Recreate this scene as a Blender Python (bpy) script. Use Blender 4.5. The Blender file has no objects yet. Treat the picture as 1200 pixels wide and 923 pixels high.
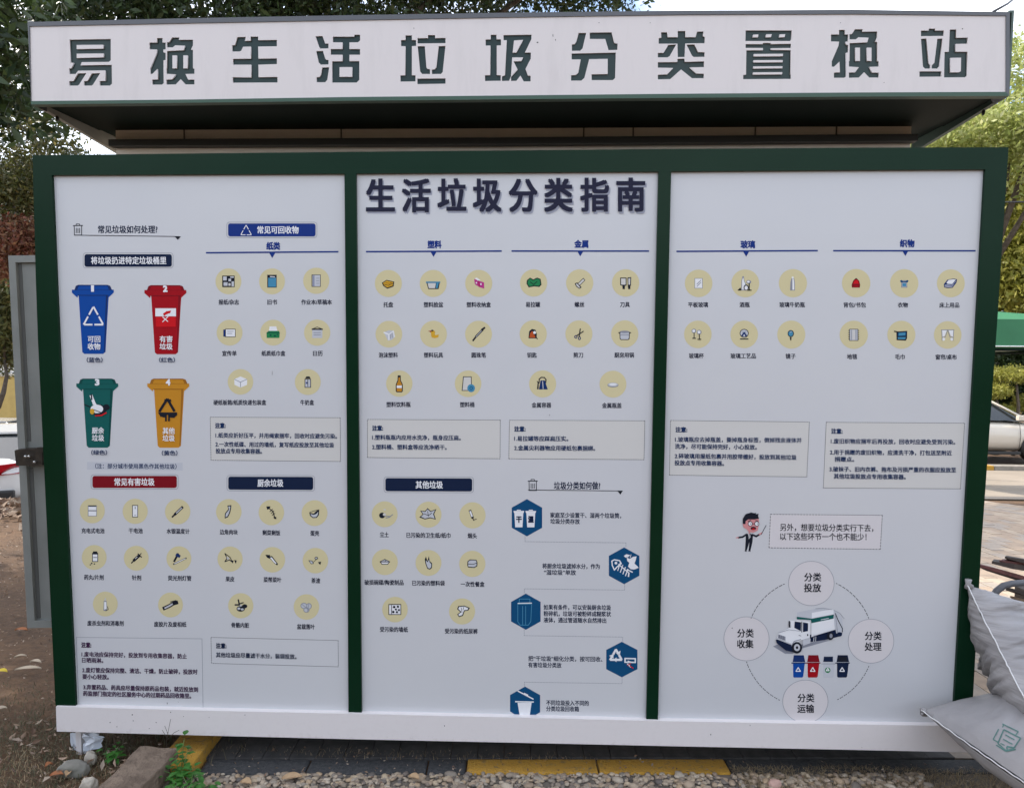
import bpy, bmesh, math, random
import numpy as np
from mathutils import Vector, Matrix, noise
from mathutils.bvhtree import BVHTree
R = math.radians
random.seed(7); rng = np.random.default_rng(7)
S = bpy.context.scene
COL = S.collection

# ------------------------------------------------------------------ camera, world, sun
F = 860.0                                    # focal length in pixels of a 1200 px wide picture
LEAN = R(2.7)                                # the kiosk leans a little forward
KB = Vector((0, 0, 0.12))                    # its base above the ground
KM = Matrix.Translation(KB) @ Matrix.Rotation(LEAN, 4, 'X')
KI = KM.inverted()
yaw, pit, roll = R(2.17), R(-4.62), R(0.33)
f = Vector((-math.sin(yaw) * math.cos(pit), math.cos(yaw) * math.cos(pit), math.sin(pit)))
r = Vector((math.cos(yaw), math.sin(yaw), 0)); u = r.cross(f)
r2 = r * math.cos(roll) + u * math.sin(roll); u2 = -r * math.sin(roll) + u * math.cos(roll)
CM = Matrix(((r2.x, u2.x, -f.x), (r2.y, u2.y, -f.y), (r2.z, u2.z, -f.z))).to_4x4()
CM = KM @ (Matrix.Translation((0.135, -2.92, 1.687)) @ CM)
cam = bpy.data.cameras.new('camera'); camo = bpy.data.objects.new('camera', cam); COL.objects.link(camo)
camo.matrix_world = CM
cam.sensor_width = 36; cam.lens = F / 1200 * 36; cam.clip_end = 1000; cam.clip_start = 0.05
S.camera = camo
CP = CM.translation

SUN_EL, SUN_AZ = R(46), R(-70)               # azimuth from +Y towards +X
w = bpy.data.worlds.new('World'); S.world = w; w.use_nodes = True
nt = w.node_tree; nt.nodes.clear()
out = nt.nodes.new('ShaderNodeOutputWorld'); bg = nt.nodes.new('ShaderNodeBackground')
sky = nt.nodes.new('ShaderNodeTexSky'); sky.sky_type = 'NISHITA'; sky.sun_disc = False
sky.sun_elevation = SUN_EL; sky.sun_rotation = SUN_AZ; sky.dust_density = 2.0
tc = nt.nodes.new('ShaderNodeTexCoord'); nz = nt.nodes.new('ShaderNodeTexNoise')
nz.inputs['Scale'].default_value = 2.6; nz.inputs['Detail'].default_value = 8; nz.inputs['Roughness'].default_value = .58
mpn = nt.nodes.new('ShaderNodeMapping'); mpn.inputs['Scale'].default_value = (1, 1, 2.6)
rp = nt.nodes.new('ShaderNodeValToRGB'); rp.color_ramp.elements[0].position = .42; rp.color_ramp.elements[1].position = .64
mx = nt.nodes.new('ShaderNodeMix'); mx.data_type = 'RGBA'; mx.inputs[7].default_value = (9.0, 9.2, 9.8, 1)
nt.links.new(tc.outputs['Generated'], mpn.inputs[0]); nt.links.new(mpn.outputs[0], nz.inputs['Vector'])
nt.links.new(nz.outputs[0], rp.inputs[0]); nt.links.new(rp.outputs[0], mx.inputs[0])
nt.links.new(sky.outputs[0], mx.inputs[6]); nt.links.new(mx.outputs[2], bg.inputs[0])
bg.inputs[1].default_value = 0.135
nt.links.new(bg.outputs[0], out.inputs[0])
sl = bpy.data.lights.new('sun', 'SUN'); sl.energy = 2.3; sl.angle = R(.5); sl.color = (1, .94, .84)
so = bpy.data.objects.new('sun', sl); COL.objects.link(so)
sd = Vector((math.sin(SUN_AZ) * math.cos(SUN_EL), math.cos(SUN_AZ) * math.cos(SUN_EL), math.sin(SUN_EL)))
so.rotation_euler = sd.to_track_quat('Z', 'Y').to_euler()
S.view_settings.view_transform = 'Standard'; S.view_settings.look = 'None'
S.view_settings.exposure = 1.33; S.view_settings.gamma = 1
S.cycles.max_bounces = 6; S.cycles.use_denoising = True

# ------------------------------------------------------------------ helpers
def ray(px, py):
    return (CM.to_3x3() @ Vector(((px - 600) / F, (461.5 - py) / F, -1))).normalized()
def at_y(px, py, y):
    d = ray(px, py); return CP + d * ((y - CP.y) / d.y)
def at_z(px, py, z=0):
    d = ray(px, py); return CP + d * ((z - CP.z) / d.z)
_o = KI @ CP; _k3 = KI.to_3x3()
def K(px, py, y=0.0):                        # point of the kiosk's own plane y
    d = _k3 @ ray(px, py); return _o + d * ((y - _o.y) / d.y)
def smooth(a, b, x):
    t = min(1, max(0, (x - a) / (b - a))); return t * t * (3 - 2 * t)
def gz(x, y):                                # the ground's height
    drop = 1.35 + (.44 - 1.35) * smooth(-4, 2, x)
    return -drop * smooth(5, 11.5, y) + .05 * smooth(-1.4, -2.6, x) * smooth(-1, 1.5, y) * smooth(6, 3, y)

MATS = {}
def nodes(m):
    m.use_nodes = True; return m.node_tree, m.node_tree.nodes['Principled BSDF']
def mat(name, c, rough=.6, c2=None, scale=8, bump=0, bscale=None, metal=0, coat=0, detail=6, lo=.35, hi=.65, spec=None, stretch=None):
    if name in MATS: return MATS[name]
    m = bpy.data.materials.new(name); t, b = nodes(m)
    b.inputs['Base Color'].default_value = (*c, 1); b.inputs['Roughness'].default_value = rough
    b.inputs['Metallic'].default_value = metal
    if coat: b.inputs['Coat Weight'].default_value = coat; b.inputs['Coat Roughness'].default_value = .12
    if spec is not None: b.inputs['Specular IOR Level'].default_value = spec
    def ntex(sc):
        g = t.nodes.new('ShaderNodeTexCoord'); n = t.nodes.new('ShaderNodeTexNoise')
        n.inputs['Scale'].default_value = sc; n.inputs['Detail'].default_value = detail
        if stretch:
            mp = t.nodes.new('ShaderNodeMapping'); mp.inputs['Scale'].default_value = stretch
            t.links.new(g.outputs['Object'], mp.inputs[0]); t.links.new(mp.outputs[0], n.inputs['Vector'])
        else: t.links.new(g.outputs['Object'], n.inputs['Vector'])
        return n
    if c2:
        n = ntex(scale); q = t.nodes.new('ShaderNodeValToRGB')
        q.color_ramp.elements[0].position = lo; q.color_ramp.elements[1].position = hi
        q.color_ramp.elements[0].color = (*c, 1); q.color_ramp.elements[1].color = (*c2, 1)
        t.links.new(n.outputs[0], q.inputs[0]); t.links.new(q.outputs[0], b.inputs['Base Color'])
    if bump:
        n = ntex(bscale or scale * 3); bp = t.nodes.new('ShaderNodeBump'); bp.inputs['Strength'].default_value = bump
        bp.inputs['Distance'].default_value = .01
        t.links.new(n.outputs[0], bp.inputs['Height']); t.links.new(bp.outputs[0], b.inputs['Normal'])
    MATS[name] = m; return m
def ink(name, c): return mat('ink_' + name, c, .6, spec=.08)
def island(name, cols, rough=.6, trans=0.0):  # each loose piece takes its own tone
    if name in MATS: return MATS[name]
    m = bpy.data.materials.new(name); t, b = nodes(m)
    g = t.nodes.new('ShaderNodeNewGeometry'); q = t.nodes.new('ShaderNodeValToRGB'); q.color_ramp.interpolation = 'LINEAR'
    el = q.color_ramp.elements
    while len(el) < len(cols): el.new(.5)
    for i, c in enumerate(cols): el[i].position = i / (len(cols) - 1); el[i].color = (*c, 1)
    t.links.new(g.outputs['Random Per Island'], q.inputs[0]); t.links.new(q.outputs[0], b.inputs['Base Color'])
    b.inputs['Roughness'].default_value = rough
    if trans:
        tr = t.nodes.new('ShaderNodeBsdfTranslucent'); mxs = t.nodes.new('ShaderNodeMixShader'); mxs.inputs[0].default_value = trans
        t.links.new(q.outputs[0], tr.inputs[0]); t.links.new(b.outputs[0], mxs.inputs[1]); t.links.new(tr.outputs[0], mxs.inputs[2])
        t.links.new(mxs.outputs[0], t.nodes['Material Output'].inputs[0])
    MATS[name] = m; return m

def tag(o, label=None, cat=None, group=None, kind=None):
    if label: o['label'] = label
    if cat: o['category'] = cat
    if group: o['group'] = group
    if kind: o['kind'] = kind
    return o
def empty(name, loc=(0, 0, 0), rz=0, label=None, cat=None, group=None):
    o = bpy.data.objects.new(name, None); COL.objects.link(o); o.location = loc; o.rotation_euler = (0, 0, rz)
    o.empty_display_size = .1
    return tag(o, label, cat, group)
def mesh(name, verts, faces, mats, parent=None, idx=None, sm=False):
    me = bpy.data.meshes.new(name); me.from_pydata([tuple(v) for v in verts], [], faces); me.update()
    if not isinstance(mats, (list, tuple)): mats = [mats]
    for m in mats: me.materials.append(m)
    if idx is not None: me.polygons.foreach_set('material_index', idx)
    if sm: me.polygons.foreach_set('use_smooth', [True] * len(me.polygons))
    o = bpy.data.objects.new(name, me); COL.objects.link(o)
    if parent: o.parent = parent
    return o
def from_bm(name, bm, mats, parent=None, sm=False):
    me = bpy.data.meshes.new(name); bmesh.ops.recalc_face_normals(bm, faces=bm.faces); bm.to_mesh(me); bm.free()
    if not isinstance(mats, (list, tuple)): mats = [mats]
    for m in mats: me.materials.append(m)
    if sm: me.polygons.foreach_set('use_smooth', [True] * len(me.polygons))
    o = bpy.data.objects.new(name, me); COL.objects.link(o)
    if parent: o.parent = parent
    return o
def bbox(bm, x0, x1, y0, y1, z0, z1, bev=0, mi=0):
    vs = [bm.verts.new((x, y, z)) for x in (x0, x1) for y in (y0, y1) for z in (z0, z1)]
    fs = [bm.faces.new([vs[i] for i in q]) for q in ((0, 1, 3, 2), (4, 6, 7, 5), (0, 4, 5, 1), (2, 3, 7, 6), (0, 2, 6, 4), (1, 5, 7, 3))]
    for q in fs: q.material_index = mi
    if bev: bmesh.ops.bevel(bm, geom=list({e for q in fs for e in q.edges}), offset=bev, segments=2, affect='EDGES', profile=.6)
def box(name, x0, x1, y0, y1, z0, z1, m, parent=None, bev=0):
    bm = bmesh.new(); bbox(bm, x0, x1, y0, y1, z0, z1, bev); return from_bm(name, bm, m, parent)
def prism(name, pts, y1, m, parent=None):    # pts: kiosk points in one plane, extruded back to depth y1
    n = len(pts); v = list(pts) + [Vector((p.x, y1, p.z)) for p in pts]
    fs = [list(range(n)), list(range(2 * n - 1, n - 1, -1))] + [[(i + 1) % n, i, n + i, n + (i + 1) % n] for i in range(n)]
    o = mesh(name, v, fs, m, parent)
    bm = bmesh.new(); bm.from_mesh(o.data); bmesh.ops.recalc_face_normals(bm, faces=bm.faces); bm.to_mesh(o.data); bm.free()
    return o
def tube_bm(bm, pts, rad, seg=8, caps=True):
    pts = [Vector(p) for p in pts]; n = len(pts); rings = []
    rads = rad if isinstance(rad, (list, tuple)) else [rad] * n
    prev = None
    for i, p in enumerate(pts):
        d = (pts[min(i + 1, n - 1)] - pts[max(i - 1, 0)]).normalized()
        a = d.cross(Vector((0, 0, 1)) if abs(d.z) < .9 else Vector((1, 0, 0))).normalized() if prev is None else (prev - d * prev.dot(d)).normalized()
        prev = a; b = d.cross(a)
        rings.append([bm.verts.new(p + (a * math.cos(2 * math.pi * k / seg) + b * math.sin(2 * math.pi * k / seg)) * rads[i]) for k in range(seg)])
    for i in range(n - 1):
        for k in range(seg): bm.faces.new((rings[i][k], rings[i][(k + 1) % seg], rings[i + 1][(k + 1) % seg], rings[i + 1][k]))
    if caps: bm.faces.new(rings[0][::-1]); bm.faces.new(rings[-1])
def tube(name, pts, rad, m, parent=None, seg=8):
    bm = bmesh.new(); tube_bm(bm, pts, rad, seg); return from_bm(name, bm, m, parent, True)

# ------------------------------------------------------------------ materials
M_white = mat('white_painted_steel', (.68, .64, .635), .42, (.61, .575, .57), 1.3, lo=.3, hi=.8, stretch=(1, 1, .35))
M_green = mat('green_painted_steel', (.0020, .0200, .0080), .27, (.003, .0230, .0100), 3, spec=.12)
M_dgreen = mat('dark_green_steel', (.004, .012, .008), .6, (.003, .009, .006), 4, spec=.1)
M_trim = mat('grey_trim', (.09, .095, .105), .4)
M_letter = mat('letter_acrylic', (.022, .042, .040), .3, spec=.25)
M_poster = mat('poster_vinyl', (.575, .575, .58), .3, (.545, .55, .565), 1.1, lo=.3, hi=.7, spec=.4, bump=.3, bscale=2.6)
M_beige = mat('beige_cladding', (.88, .81, .72), .6, (.82, .75, .66), 2.5, stretch=(1, 1, 6))
M_rail = mat('rusty_dark_rail', (.02, .018, .014), .6)
M_grey = mat('grey_painted_metal', (.21, .22, .205), .5, (.17, .18, .165), 5)
M_greyd = mat('grey_metal_groove', (.09, .092, .085), .6)
M_blacki = mat('black_latch_iron', (.02, .017, .014), .45, (.045, .035, .025), 30, metal=.3)
M_steel = mat('bare_steel', (.6, .6, .58), .3, metal=.9)

# ------------------------------------------------------------------ kiosk
kiosk = empty('waste_sorting_kiosk', label='long green and white waste sorting kiosk with lettered canopy above the notice board', cat='kiosk')
kiosk.matrix_world = KM
D = .42; DP = .70
def band(name, top, bot, y0, y1, m, parent=kiosk):   # top and bot: picture points, left to right
    return prism(name, [K(x, y, y0) for x, y in top] + [K(x, y, y0) for x, y in reversed(bot)], y1, m, parent)
band('base_beam', [(65.5, 827.5), (240, 832), (424, 836), (600, 840), (771, 844.2), (940, 847.3), (1138, 850.3)],
     [(66.5, 856.6), (240, 861.3), (420, 865.8), (600, 869.6), (780, 873.6), (960, 877.3), (1137, 881)], -.025, .06, M_white)
bl, br = K(66, 850, 0), K(1138, 860, 0)
box('base_floor', bl.x + .02, br.x - .02, .061, 2.4, .01, .1, M_white, kiosk)
for x in (-1.82, -.6, .62, 1.8):
    for y in (.6, 1.3, 2.3):
        box('foot', x - .03, x + .03, y - .03, y + .03, -.16, .009, M_dgreen, kiosk)
box('foot', bl.x + .062, bl.x + .085, .03, .06, -.125, .009, M_white, kiosk)
wl, wr = K(136, 165, D), K(1067.5, 160, D)
wt = K(600, 149.5, D).z
wall = box('body_wall', wl.x, wr.x, D, 2.35, .101, wt, M_beige, kiosk)
rz0, rz1 = K(600, 170.5, D - .05).z, K(600, 162.5, D - .05).z
band('wall_rail', [(127, 163.4), (600, 161), (1076, 157)], [(127, 171), (600, 168.6), (1076, 165)], D - .05, D - .001, M_rail)
def dirty(name, c, d, sc, amt, zfade, st=(1, 1, 1)):
    m = bpy.data.materials.new(name); t, b = nodes(m); b.inputs['Roughness'].default_value = .45
    g = t.nodes.new('ShaderNodeTexCoord'); mp = t.nodes.new('ShaderNodeMapping'); mp.inputs['Scale'].default_value = st; n = t.nodes.new('ShaderNodeTexNoise'); n.inputs['Scale'].default_value = sc; n.inputs['Detail'].default_value = 9; n.inputs['Roughness'].default_value = .68
    q = t.nodes.new('ShaderNodeMapRange'); q.inputs[1].default_value = .5; q.inputs[2].default_value = .75; q.inputs[4].default_value = amt
    sp = t.nodes.new('ShaderNodeSeparateXYZ'); q2 = t.nodes.new('ShaderNodeMapRange'); q2.inputs[1].default_value, q2.inputs[2].default_value = zfade; q2.inputs[3].default_value = 1; q2.inputs[4].default_value = .12
    mu = t.nodes.new('ShaderNodeMath'); mu.operation = 'MULTIPLY'; mi_ = t.nodes.new('ShaderNodeMix'); mi_.data_type = 'RGBA'; mi_.inputs[6].default_value = (*c, 1); mi_.inputs[7].default_value = (*d, 1)
    for a, o_ in ((g.outputs['Object'], mp.inputs[0]), (mp.outputs[0], n.inputs['Vector']), (n.outputs[0], q.inputs[0]), (g.outputs['Object'], sp.inputs[0]), (sp.outputs[2], q2.inputs[0]), (q.outputs[0], mu.inputs[0]), (q2.outputs[0], mu.inputs[1]), (mu.outputs[0], mi_.inputs[0]), (mi_.outputs[2], b.inputs['Base Color'])): t.links.new(a, o_)
    return m
kiosk.children[0].data.materials[0] = dirty('splashed_white_steel', (.71, .665, .65), (.25, .20, .15), 55, .45, (0, .035))
M_fas = dirty('rain_streaked_white_steel', (.67, .62, .60), (.40, .37, .35), 5, .35, (1.9, 3.6), (2.6, 1, .5))
M_seam = mat('panel_seam', (.12, .1, .08), .7)
for px in (216, 400, 684, 742, 885, 980):
    p = K(px, 155, D); box('cladding_seam', p.x - .003, p.x + .003, D - .003, D - .0005, rz1 - .002, wt - .002, M_seam, kiosk)
# canopy
FY = -.03
topw = [(34.6, 31), (220, 27.3), (400, 24), (600, 20.4), (800, 17.4), (1000, 16.6), (1179, 18.6)]
botw = [(36, 118.6), (220, 116.8), (400, 114), (600, 112), (800, 110), (1000, 108.6), (1179, 107.8)]
can = mesh('canopy', [(0, 0, 0)], [], M_dgreen, kiosk)
def SP(o, s, pts): return [(x / s + o[0], y / s + o[1]) for x, y in pts]
A = (70, 30); B_ = (260, 30); C_ = (460, 30); D_ = (660, 25); E_ = (865, 25); G_ = (1060, 20); s7 = 7.0588; s8 = 8.571
huan_l = [(805,105),(850,105),(850,142),(876,142),(876,198),(856,200),(858,222),(876,228),(876,285),(858,290),(860,478),(845,490),(765,490),(765,448),(812,446),(808,360),(765,402),(748,400),(748,358),(800,235),(805,200),(742,198),(742,142),(805,142)]
huan_r = [(930,100),(990,100),(985,120),(1102,118),(1102,165),(1085,200),(1102,202),(1102,355),(1114,357),(1114,400),(1040,402),(1062,448),(1114,448),(1114,488),(1040,488),(1000,445),(960,488),(882,490),(882,448),(930,446),(960,405),(882,400),(882,355),(886,355),(888,212),(1025,205),(1035,168),(955,165),(935,182),(886,182),(886,140),(905,138)]
huan_h = [[(932,248),(968,248),(968,355),(932,355)],[(1022,248),(1058,248),(1058,355),(1022,355)]]
huan = [huan_l, huan_r] + huan_h
huan2 = [[((x - 742) * 1.062 + 768, (y - 100) * 1.03 + 67 ) for x, y in q] for q in huan]
LET = [
 (A, s7, [[(82,118),(422,112),(422,288),(406,302),(182,304),(172,330),(430,326),(432,482),(416,498),(330,498),(330,460),(378,458),(376,372),(152,375),(130,402),(78,402),(78,355),(95,355),(116,310),(88,308)],
   [(140,162),(360,160),(360,192),(140,196)],[(140,234),(362,232),(362,264),(140,270)],
   [(150,397),(220,395),(160,490),(148,498),(78,498),(78,460),(112,460)],[(265,397),(335,395),(275,490),(262,498),(200,498),(200,460),(228,460)]]),
 (A, s7, huan),
 (B_, s7, [[(128,97),(198,95),(190,128),(238,127),(238,93),(300,93),(300,122),(455,120),(455,173),(300,175),(302,275),(455,273),(455,320),(302,325),(303,428),(460,426),(460,472),(90,474),(90,428),(243,430),(243,325),(92,325),(92,277),(240,275),(240,175),(175,177),(160,210),(145,216),(85,216),(85,163),(108,163)]]),
 (B_, s7, [[(775,90),(832,88),(855,150),(882,150),(882,190),(815,192),(805,180)],[(780,213),(835,211),(855,275),(865,285),(882,285),(882,323),(820,325),(800,305)],[(830,348),(888,346),(872,450),(855,470),(783,470),(783,428),(808,426),(820,405)],
   [(918,93),(1095,93),(1097,77),(1143,77),(1143,125),(1125,140),(1055,141),(1055,195),(1143,195),(1143,243),(1055,243),(1055,295),(1137,295),(1137,450),(1115,473),(912,473),(912,297),(998,296),(998,243),(900,243),(900,195),(998,195),(998,141),(918,140)],[(973,345),(1078,345),(1078,425),(973,425)]]),
 (C_, s7, [[(107,83),(160,83),(160,121),(195,121),(195,170),(160,172),(160,412),(190,412),(190,463),(65,465),(65,413),(105,412),(107,172),(70,172),(70,121),(107,121)],[(293,80),(352,80),(352,105),(438,103),(438,147),(207,150),(207,105),(293,105)],
   [(208,172),(267,172),(280,345),(288,360),(310,362),(310,402),(245,402),(228,380)],[(382,172),(438,170),(415,385),(400,402),(325,402),(325,365),(350,362),(362,345)],[(205,440),(438,438),(438,482),(205,486)]]),
 (C_, s7, [[(812,78),(860,78),(860,115),(897,115),(897,165),(862,167),(862,410),(895,412),(895,458),(765,460),(765,412),(808,410),(810,167),(770,167),(770,117),(812,115)],
   [(918,80),(1150,77),(1148,115),(1095,225),(1145,225),(1143,275),(1100,360),(1120,415),(1142,417),(1142,463),(1085,463),(1058,415),(1025,458),(980,460),(980,425),(1035,365),(1000,297),(1065,295),(1080,265),(990,265),(980,420),(965,458),(905,460),(905,420),(930,412),(945,123),(918,123)],[(1005,125),(1080,120),(1025,225),(993,225)]]),
 (D_, s7, [[(128,98),(190,97),(160,225),(140,245),(72,246),(72,193),(95,190),(108,170)],[(220,95),(400,93),(422,180),(450,187),(448,238),(375,240),(348,148),(220,148)],
   [(70,268),(435,260),(430,470),(410,488),(235,488),(235,440),(368,437),(368,312),(215,315),(175,470),(150,492),(65,492),(65,447),(105,445),(125,425),(145,317),(70,317)]]),
 (D_, s7, [[(810,93),(858,92),(865,133),(948,133),(948,82),(1010,82),(1010,132),(1095,133),(1108,87),(1160,86),(1155,125),(1172,130),(1170,183),(1010,185),(1005,297),(948,297),(945,187),(790,187),(790,140),(812,137)],[(870,197),(935,193),(880,290),(862,300),(783,300),(783,263),(830,262)],
   [(1020,195),(1085,193),(1115,255),(1170,257),(1170,295),(1080,297),(1065,285)],[(945,312),(1003,310),(1005,337),(1165,333),(1165,380),(1045,383),(1100,433),(1163,435),(1163,472),(1065,472),(975,400),(885,480),(783,482),(783,443),(860,440),(910,387),(783,385),(783,340),(945,338)]]),
 (E_, s7, [[(62,77),(443,77),(440,150),(430,165),(60,165)],[(125,112),(168,110),(165,133),(120,135)],[(232,110),(278,108),(272,132),(226,135)],[(343,110),(390,108),(385,132),(338,135)],
   [(62,190),(205,190),(207,180),(270,180),(270,190),(437,187),(437,222),(270,225),(270,238),(435,240),(432,440),(437,442),(437,478),(42,480),(42,445),(65,442),(68,242),(205,240),(205,222),(62,222)],
   [(130,272),(372,270),(370,290),(128,292)],[(128,323),(370,322),(368,340),(126,342)],[(126,375),(368,373),(366,390),(124,392)],[(124,424),(366,422),(364,440),(122,442)]]),
 (E_, s7, huan2),
 (G_, s8, [[(165,138),(243,138),(243,118),(308,118),(308,138),(395,136),(395,192),(165,194)],[(165,220),(220,218),(243,460),(260,485),(258,520),(205,520),(185,500)],[(330,220),(382,218),(350,495),(330,520),(272,520),(275,485),(300,462)],
   [(150,547),(370,547),(370,600),(150,602)],[(455,128),(520,127),(518,210),(635,208),(632,270),(515,272),(513,350),(632,350),(628,590),(608,607),(397,608),(402,352),(445,350)],[(462,412),(568,410),(566,545),(548,557),(460,557)]]),
]
def flat_curve(name, loops, y, ext, m, parent):      # closed loops of kiosk points, filled even-odd, given a depth
    c = bpy.data.curves.new('t', 'CURVE'); c.dimensions = '2D'; c.fill_mode = 'BOTH' if ext else 'FRONT'; c.extrude = ext
    for lp in loops:
        s = c.splines.new('POLY'); s.points.add(len(lp) - 1); s.use_cyclic_u = True
        for q, p in zip(s.points, lp): q.co = (p.x, p.z, 0, 1)
    o = bpy.data.objects.new('t', c); COL.objects.link(o); bpy.context.view_layer.update()
    me = bpy.data.meshes.new_from_object(o); bpy.data.objects.remove(o); me.name = name
    me.transform(Matrix.Translation((0, y, 0)) @ Matrix(((1, 0, 0, 0), (0, 0, -1, 0), (0, 1, 0, 0), (0, 0, 0, 1))))
    me.materials.clear(); me.materials.append(m)
    o = bpy.data.objects.new(name, me); COL.objects.link(o); o.parent = parent; return o
loops = [[K(x, y, FY) for x, y in topw] + [K(x, y, FY) for x, y in reversed(botw)]]
lets = [[[K(x, y, FY) for x, y in SP(o, s, q)] for q in ps] for o, s, ps in LET]
for l in lets: loops += l
flat_curve('fascia_sheet', loops, FY + .003, .003, M_fas, can)
for l in lets:
    flat_curve('letter', l, FY + .0068, 0, M_letter, can)
ot = [(32.5, 26), (220, 21.6), (400, 18.2), (600, 15), (800, 12.7), (1000, 11.6), (1183.5, 14.2)]
ob = [(36.5, 122.6), (220, 120.6), (400, 118.4), (600, 116.5), (800, 114.8), (1000, 113.4), (1183, 112.6)]
band('rim_top', ot, topw, FY - .004, .1, M_trim, can)
band('rim_bottom', botw, ob, FY - .004, .0, mat('rim_green_grey', (.05, .10, .07), .4, spec=.3), can)
band('rim_side', [(1179, 18.6), (1183.5, 14.2)], [(1179, 107.8), (1183, 112.6)], FY - .0035, .06, M_trim, can)
band('rim_side', [(32.5, 26), (34.6, 31)], [(36.5, 122.6), (36, 118.6)], FY - .0035, .06, M_trim, can)
p0, p1 = K(36.5, 122, 0), K(1183, 113, 0); pt = K(600, 17, 0)
box('backing_box', p0.x + .02, p1.x - .02, FY + .012, .03, p0.z + .02, pt.z - .02, M_dgreen, can)
zb = [K(133, 190, DP).z, K(1070, 180, DP).z]
for i, (pp, s) in enumerate(((p0, 1), (p1, -1))):
    x = pp.x; pts = [(0.001, pp.z + .001), (DP, zb[i]), (DP, pt.z - .004), (.001, pt.z - .004)]
    v = [(x, a, b) for a, b in pts] + [(x + s * .018, a, b) for a, b in pts]
    o = mesh('side_plate', v, [(0, 1, 2, 3), (7, 6, 5, 4), (0, 4, 5, 1), (1, 5, 6, 2), (2, 6, 7, 3), (3, 7, 4, 0)], (mat('soffit_side_grey', (.34, .34, .31), .5) if i == 0 else mat('soffit_side_green', (.06, .10, .08), .45)), can)
    bm = bmesh.new(); bm.from_mesh(o.data); bmesh.ops.recalc_face_normals(bm, faces=bm.faces); bm.to_mesh(o.data); bm.free()
    hy, hz = (.13, K(75 if i == 0 else 1132, 140 if i == 0 else 133, .14).z)
    tube('drain_hole', [(x + s * .0182, .13, hz), (x + s * .0195, .13, hz)], .012, M_blacki, can, 12)
zc = wt
v = [(p0.x + .019, .031, p0.z + .012), (p1.x - .019, .031, p1.z + .012), (p1.x - .019, D - .002, zc - .004), (p0.x + .019, D - .002, zc - .004)]
v += [(a, b, c + .02) for a, b, c in v]
box('ceiling_panel', p0.x + .019, p1.x - .019, D - .001, DP + .02, zc + .001, zc + .02, M_dgreen, can)
mesh('ceiling_panel', v, [(0, 1, 2, 3), (7, 6, 5, 4), (0, 4, 5, 1), (1, 5, 6, 2), (2, 6, 7, 3), (3, 7, 4, 0)], M_dgreen, can)
box('roof_sheet', p0.x - .0, p1.x + .0, .101, 2.45, pt.z - .003, pt.z + .03, M_trim, can)
box('roof_fill', wl.x + .01, wr.x - .01, DP + .03, 2.33, wt + .002, pt.z - .006, M_dgreen, can)

# ------------------------------------------------------------------ notice board
board = empty('notice_board', label='green framed waste sorting notice board with three printed white panels', cat='notice board')
board.matrix_world = KM
BF = -.014
def fr(name, quad, y0=BF, y1=.06): return prism(name, [K(x, y, y0) for x, y in quad], y1, M_green, board)
T = [(38, 182), (240, 179.8), (420, 178), (600, 176.4), (800, 174.6), (1000, 173.2), (1182, 172.6)]
Bt = [(60.5, 205.3), (240, 204.4), (403.6, 203.6), (600, 202.2), (786.6, 201), (970, 199.6), (1154.9, 198.6)]
fr('frame_rail', T + Bt[::-1])
fr('frame_post', [(38, 182), (60.5, 205.3), (74, 520), (88.5, 826.8), (65, 826.6), (44.5, 400), (42, 330)])
fr('frame_post', [(1182, 172.6), (1168.5, 380), (1150, 640), (1138.5, 849.6), (1116.8, 849.5), (1134, 560), (1143.5, 400), (1154.9, 198.6)])
fr('mullion', [(403.6, 203.6), (417.4, 203.4), (420.5, 520), (423.8, 835.6), (408.3, 835.3), (406.5, 520)])
fr('mullion', [(771.6, 201.2), (786.6, 201), (779, 520), (771, 843.8), (757.3, 843.4), (764.5, 520)])
PAN = [[(59.8, 204.3), (403.9, 202.8), (407, 520), (409, 836), (87, 829), (73, 520)],
       [(417.2, 202.6), (771.9, 200.4), (765, 520), (757, 844.4), (423, 837)],
       [(786.2, 200.2), (1155.4, 197.8), (1144, 400), (1134.6, 560), (1116, 850.4), (770.5, 844.8), (778.6, 520)]]
panels = []
for k, q in enumerate(PAN):
    pts = [K(x, y, 0) for x, y in q]
    panels.append(prism('poster_panel', pts, .01, M_poster, board))
tag(panels[0], 'left panel with four coloured bins'); tag(panels[1], 'middle panel with the large heading'); tag(panels[2], 'right panel with a lorry inside a ring of circles')
box('back_sheet', bl.x + .01, br.x - .01, .012, .055, .12, K(600, 190, 0).z, M_white, board)

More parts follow.
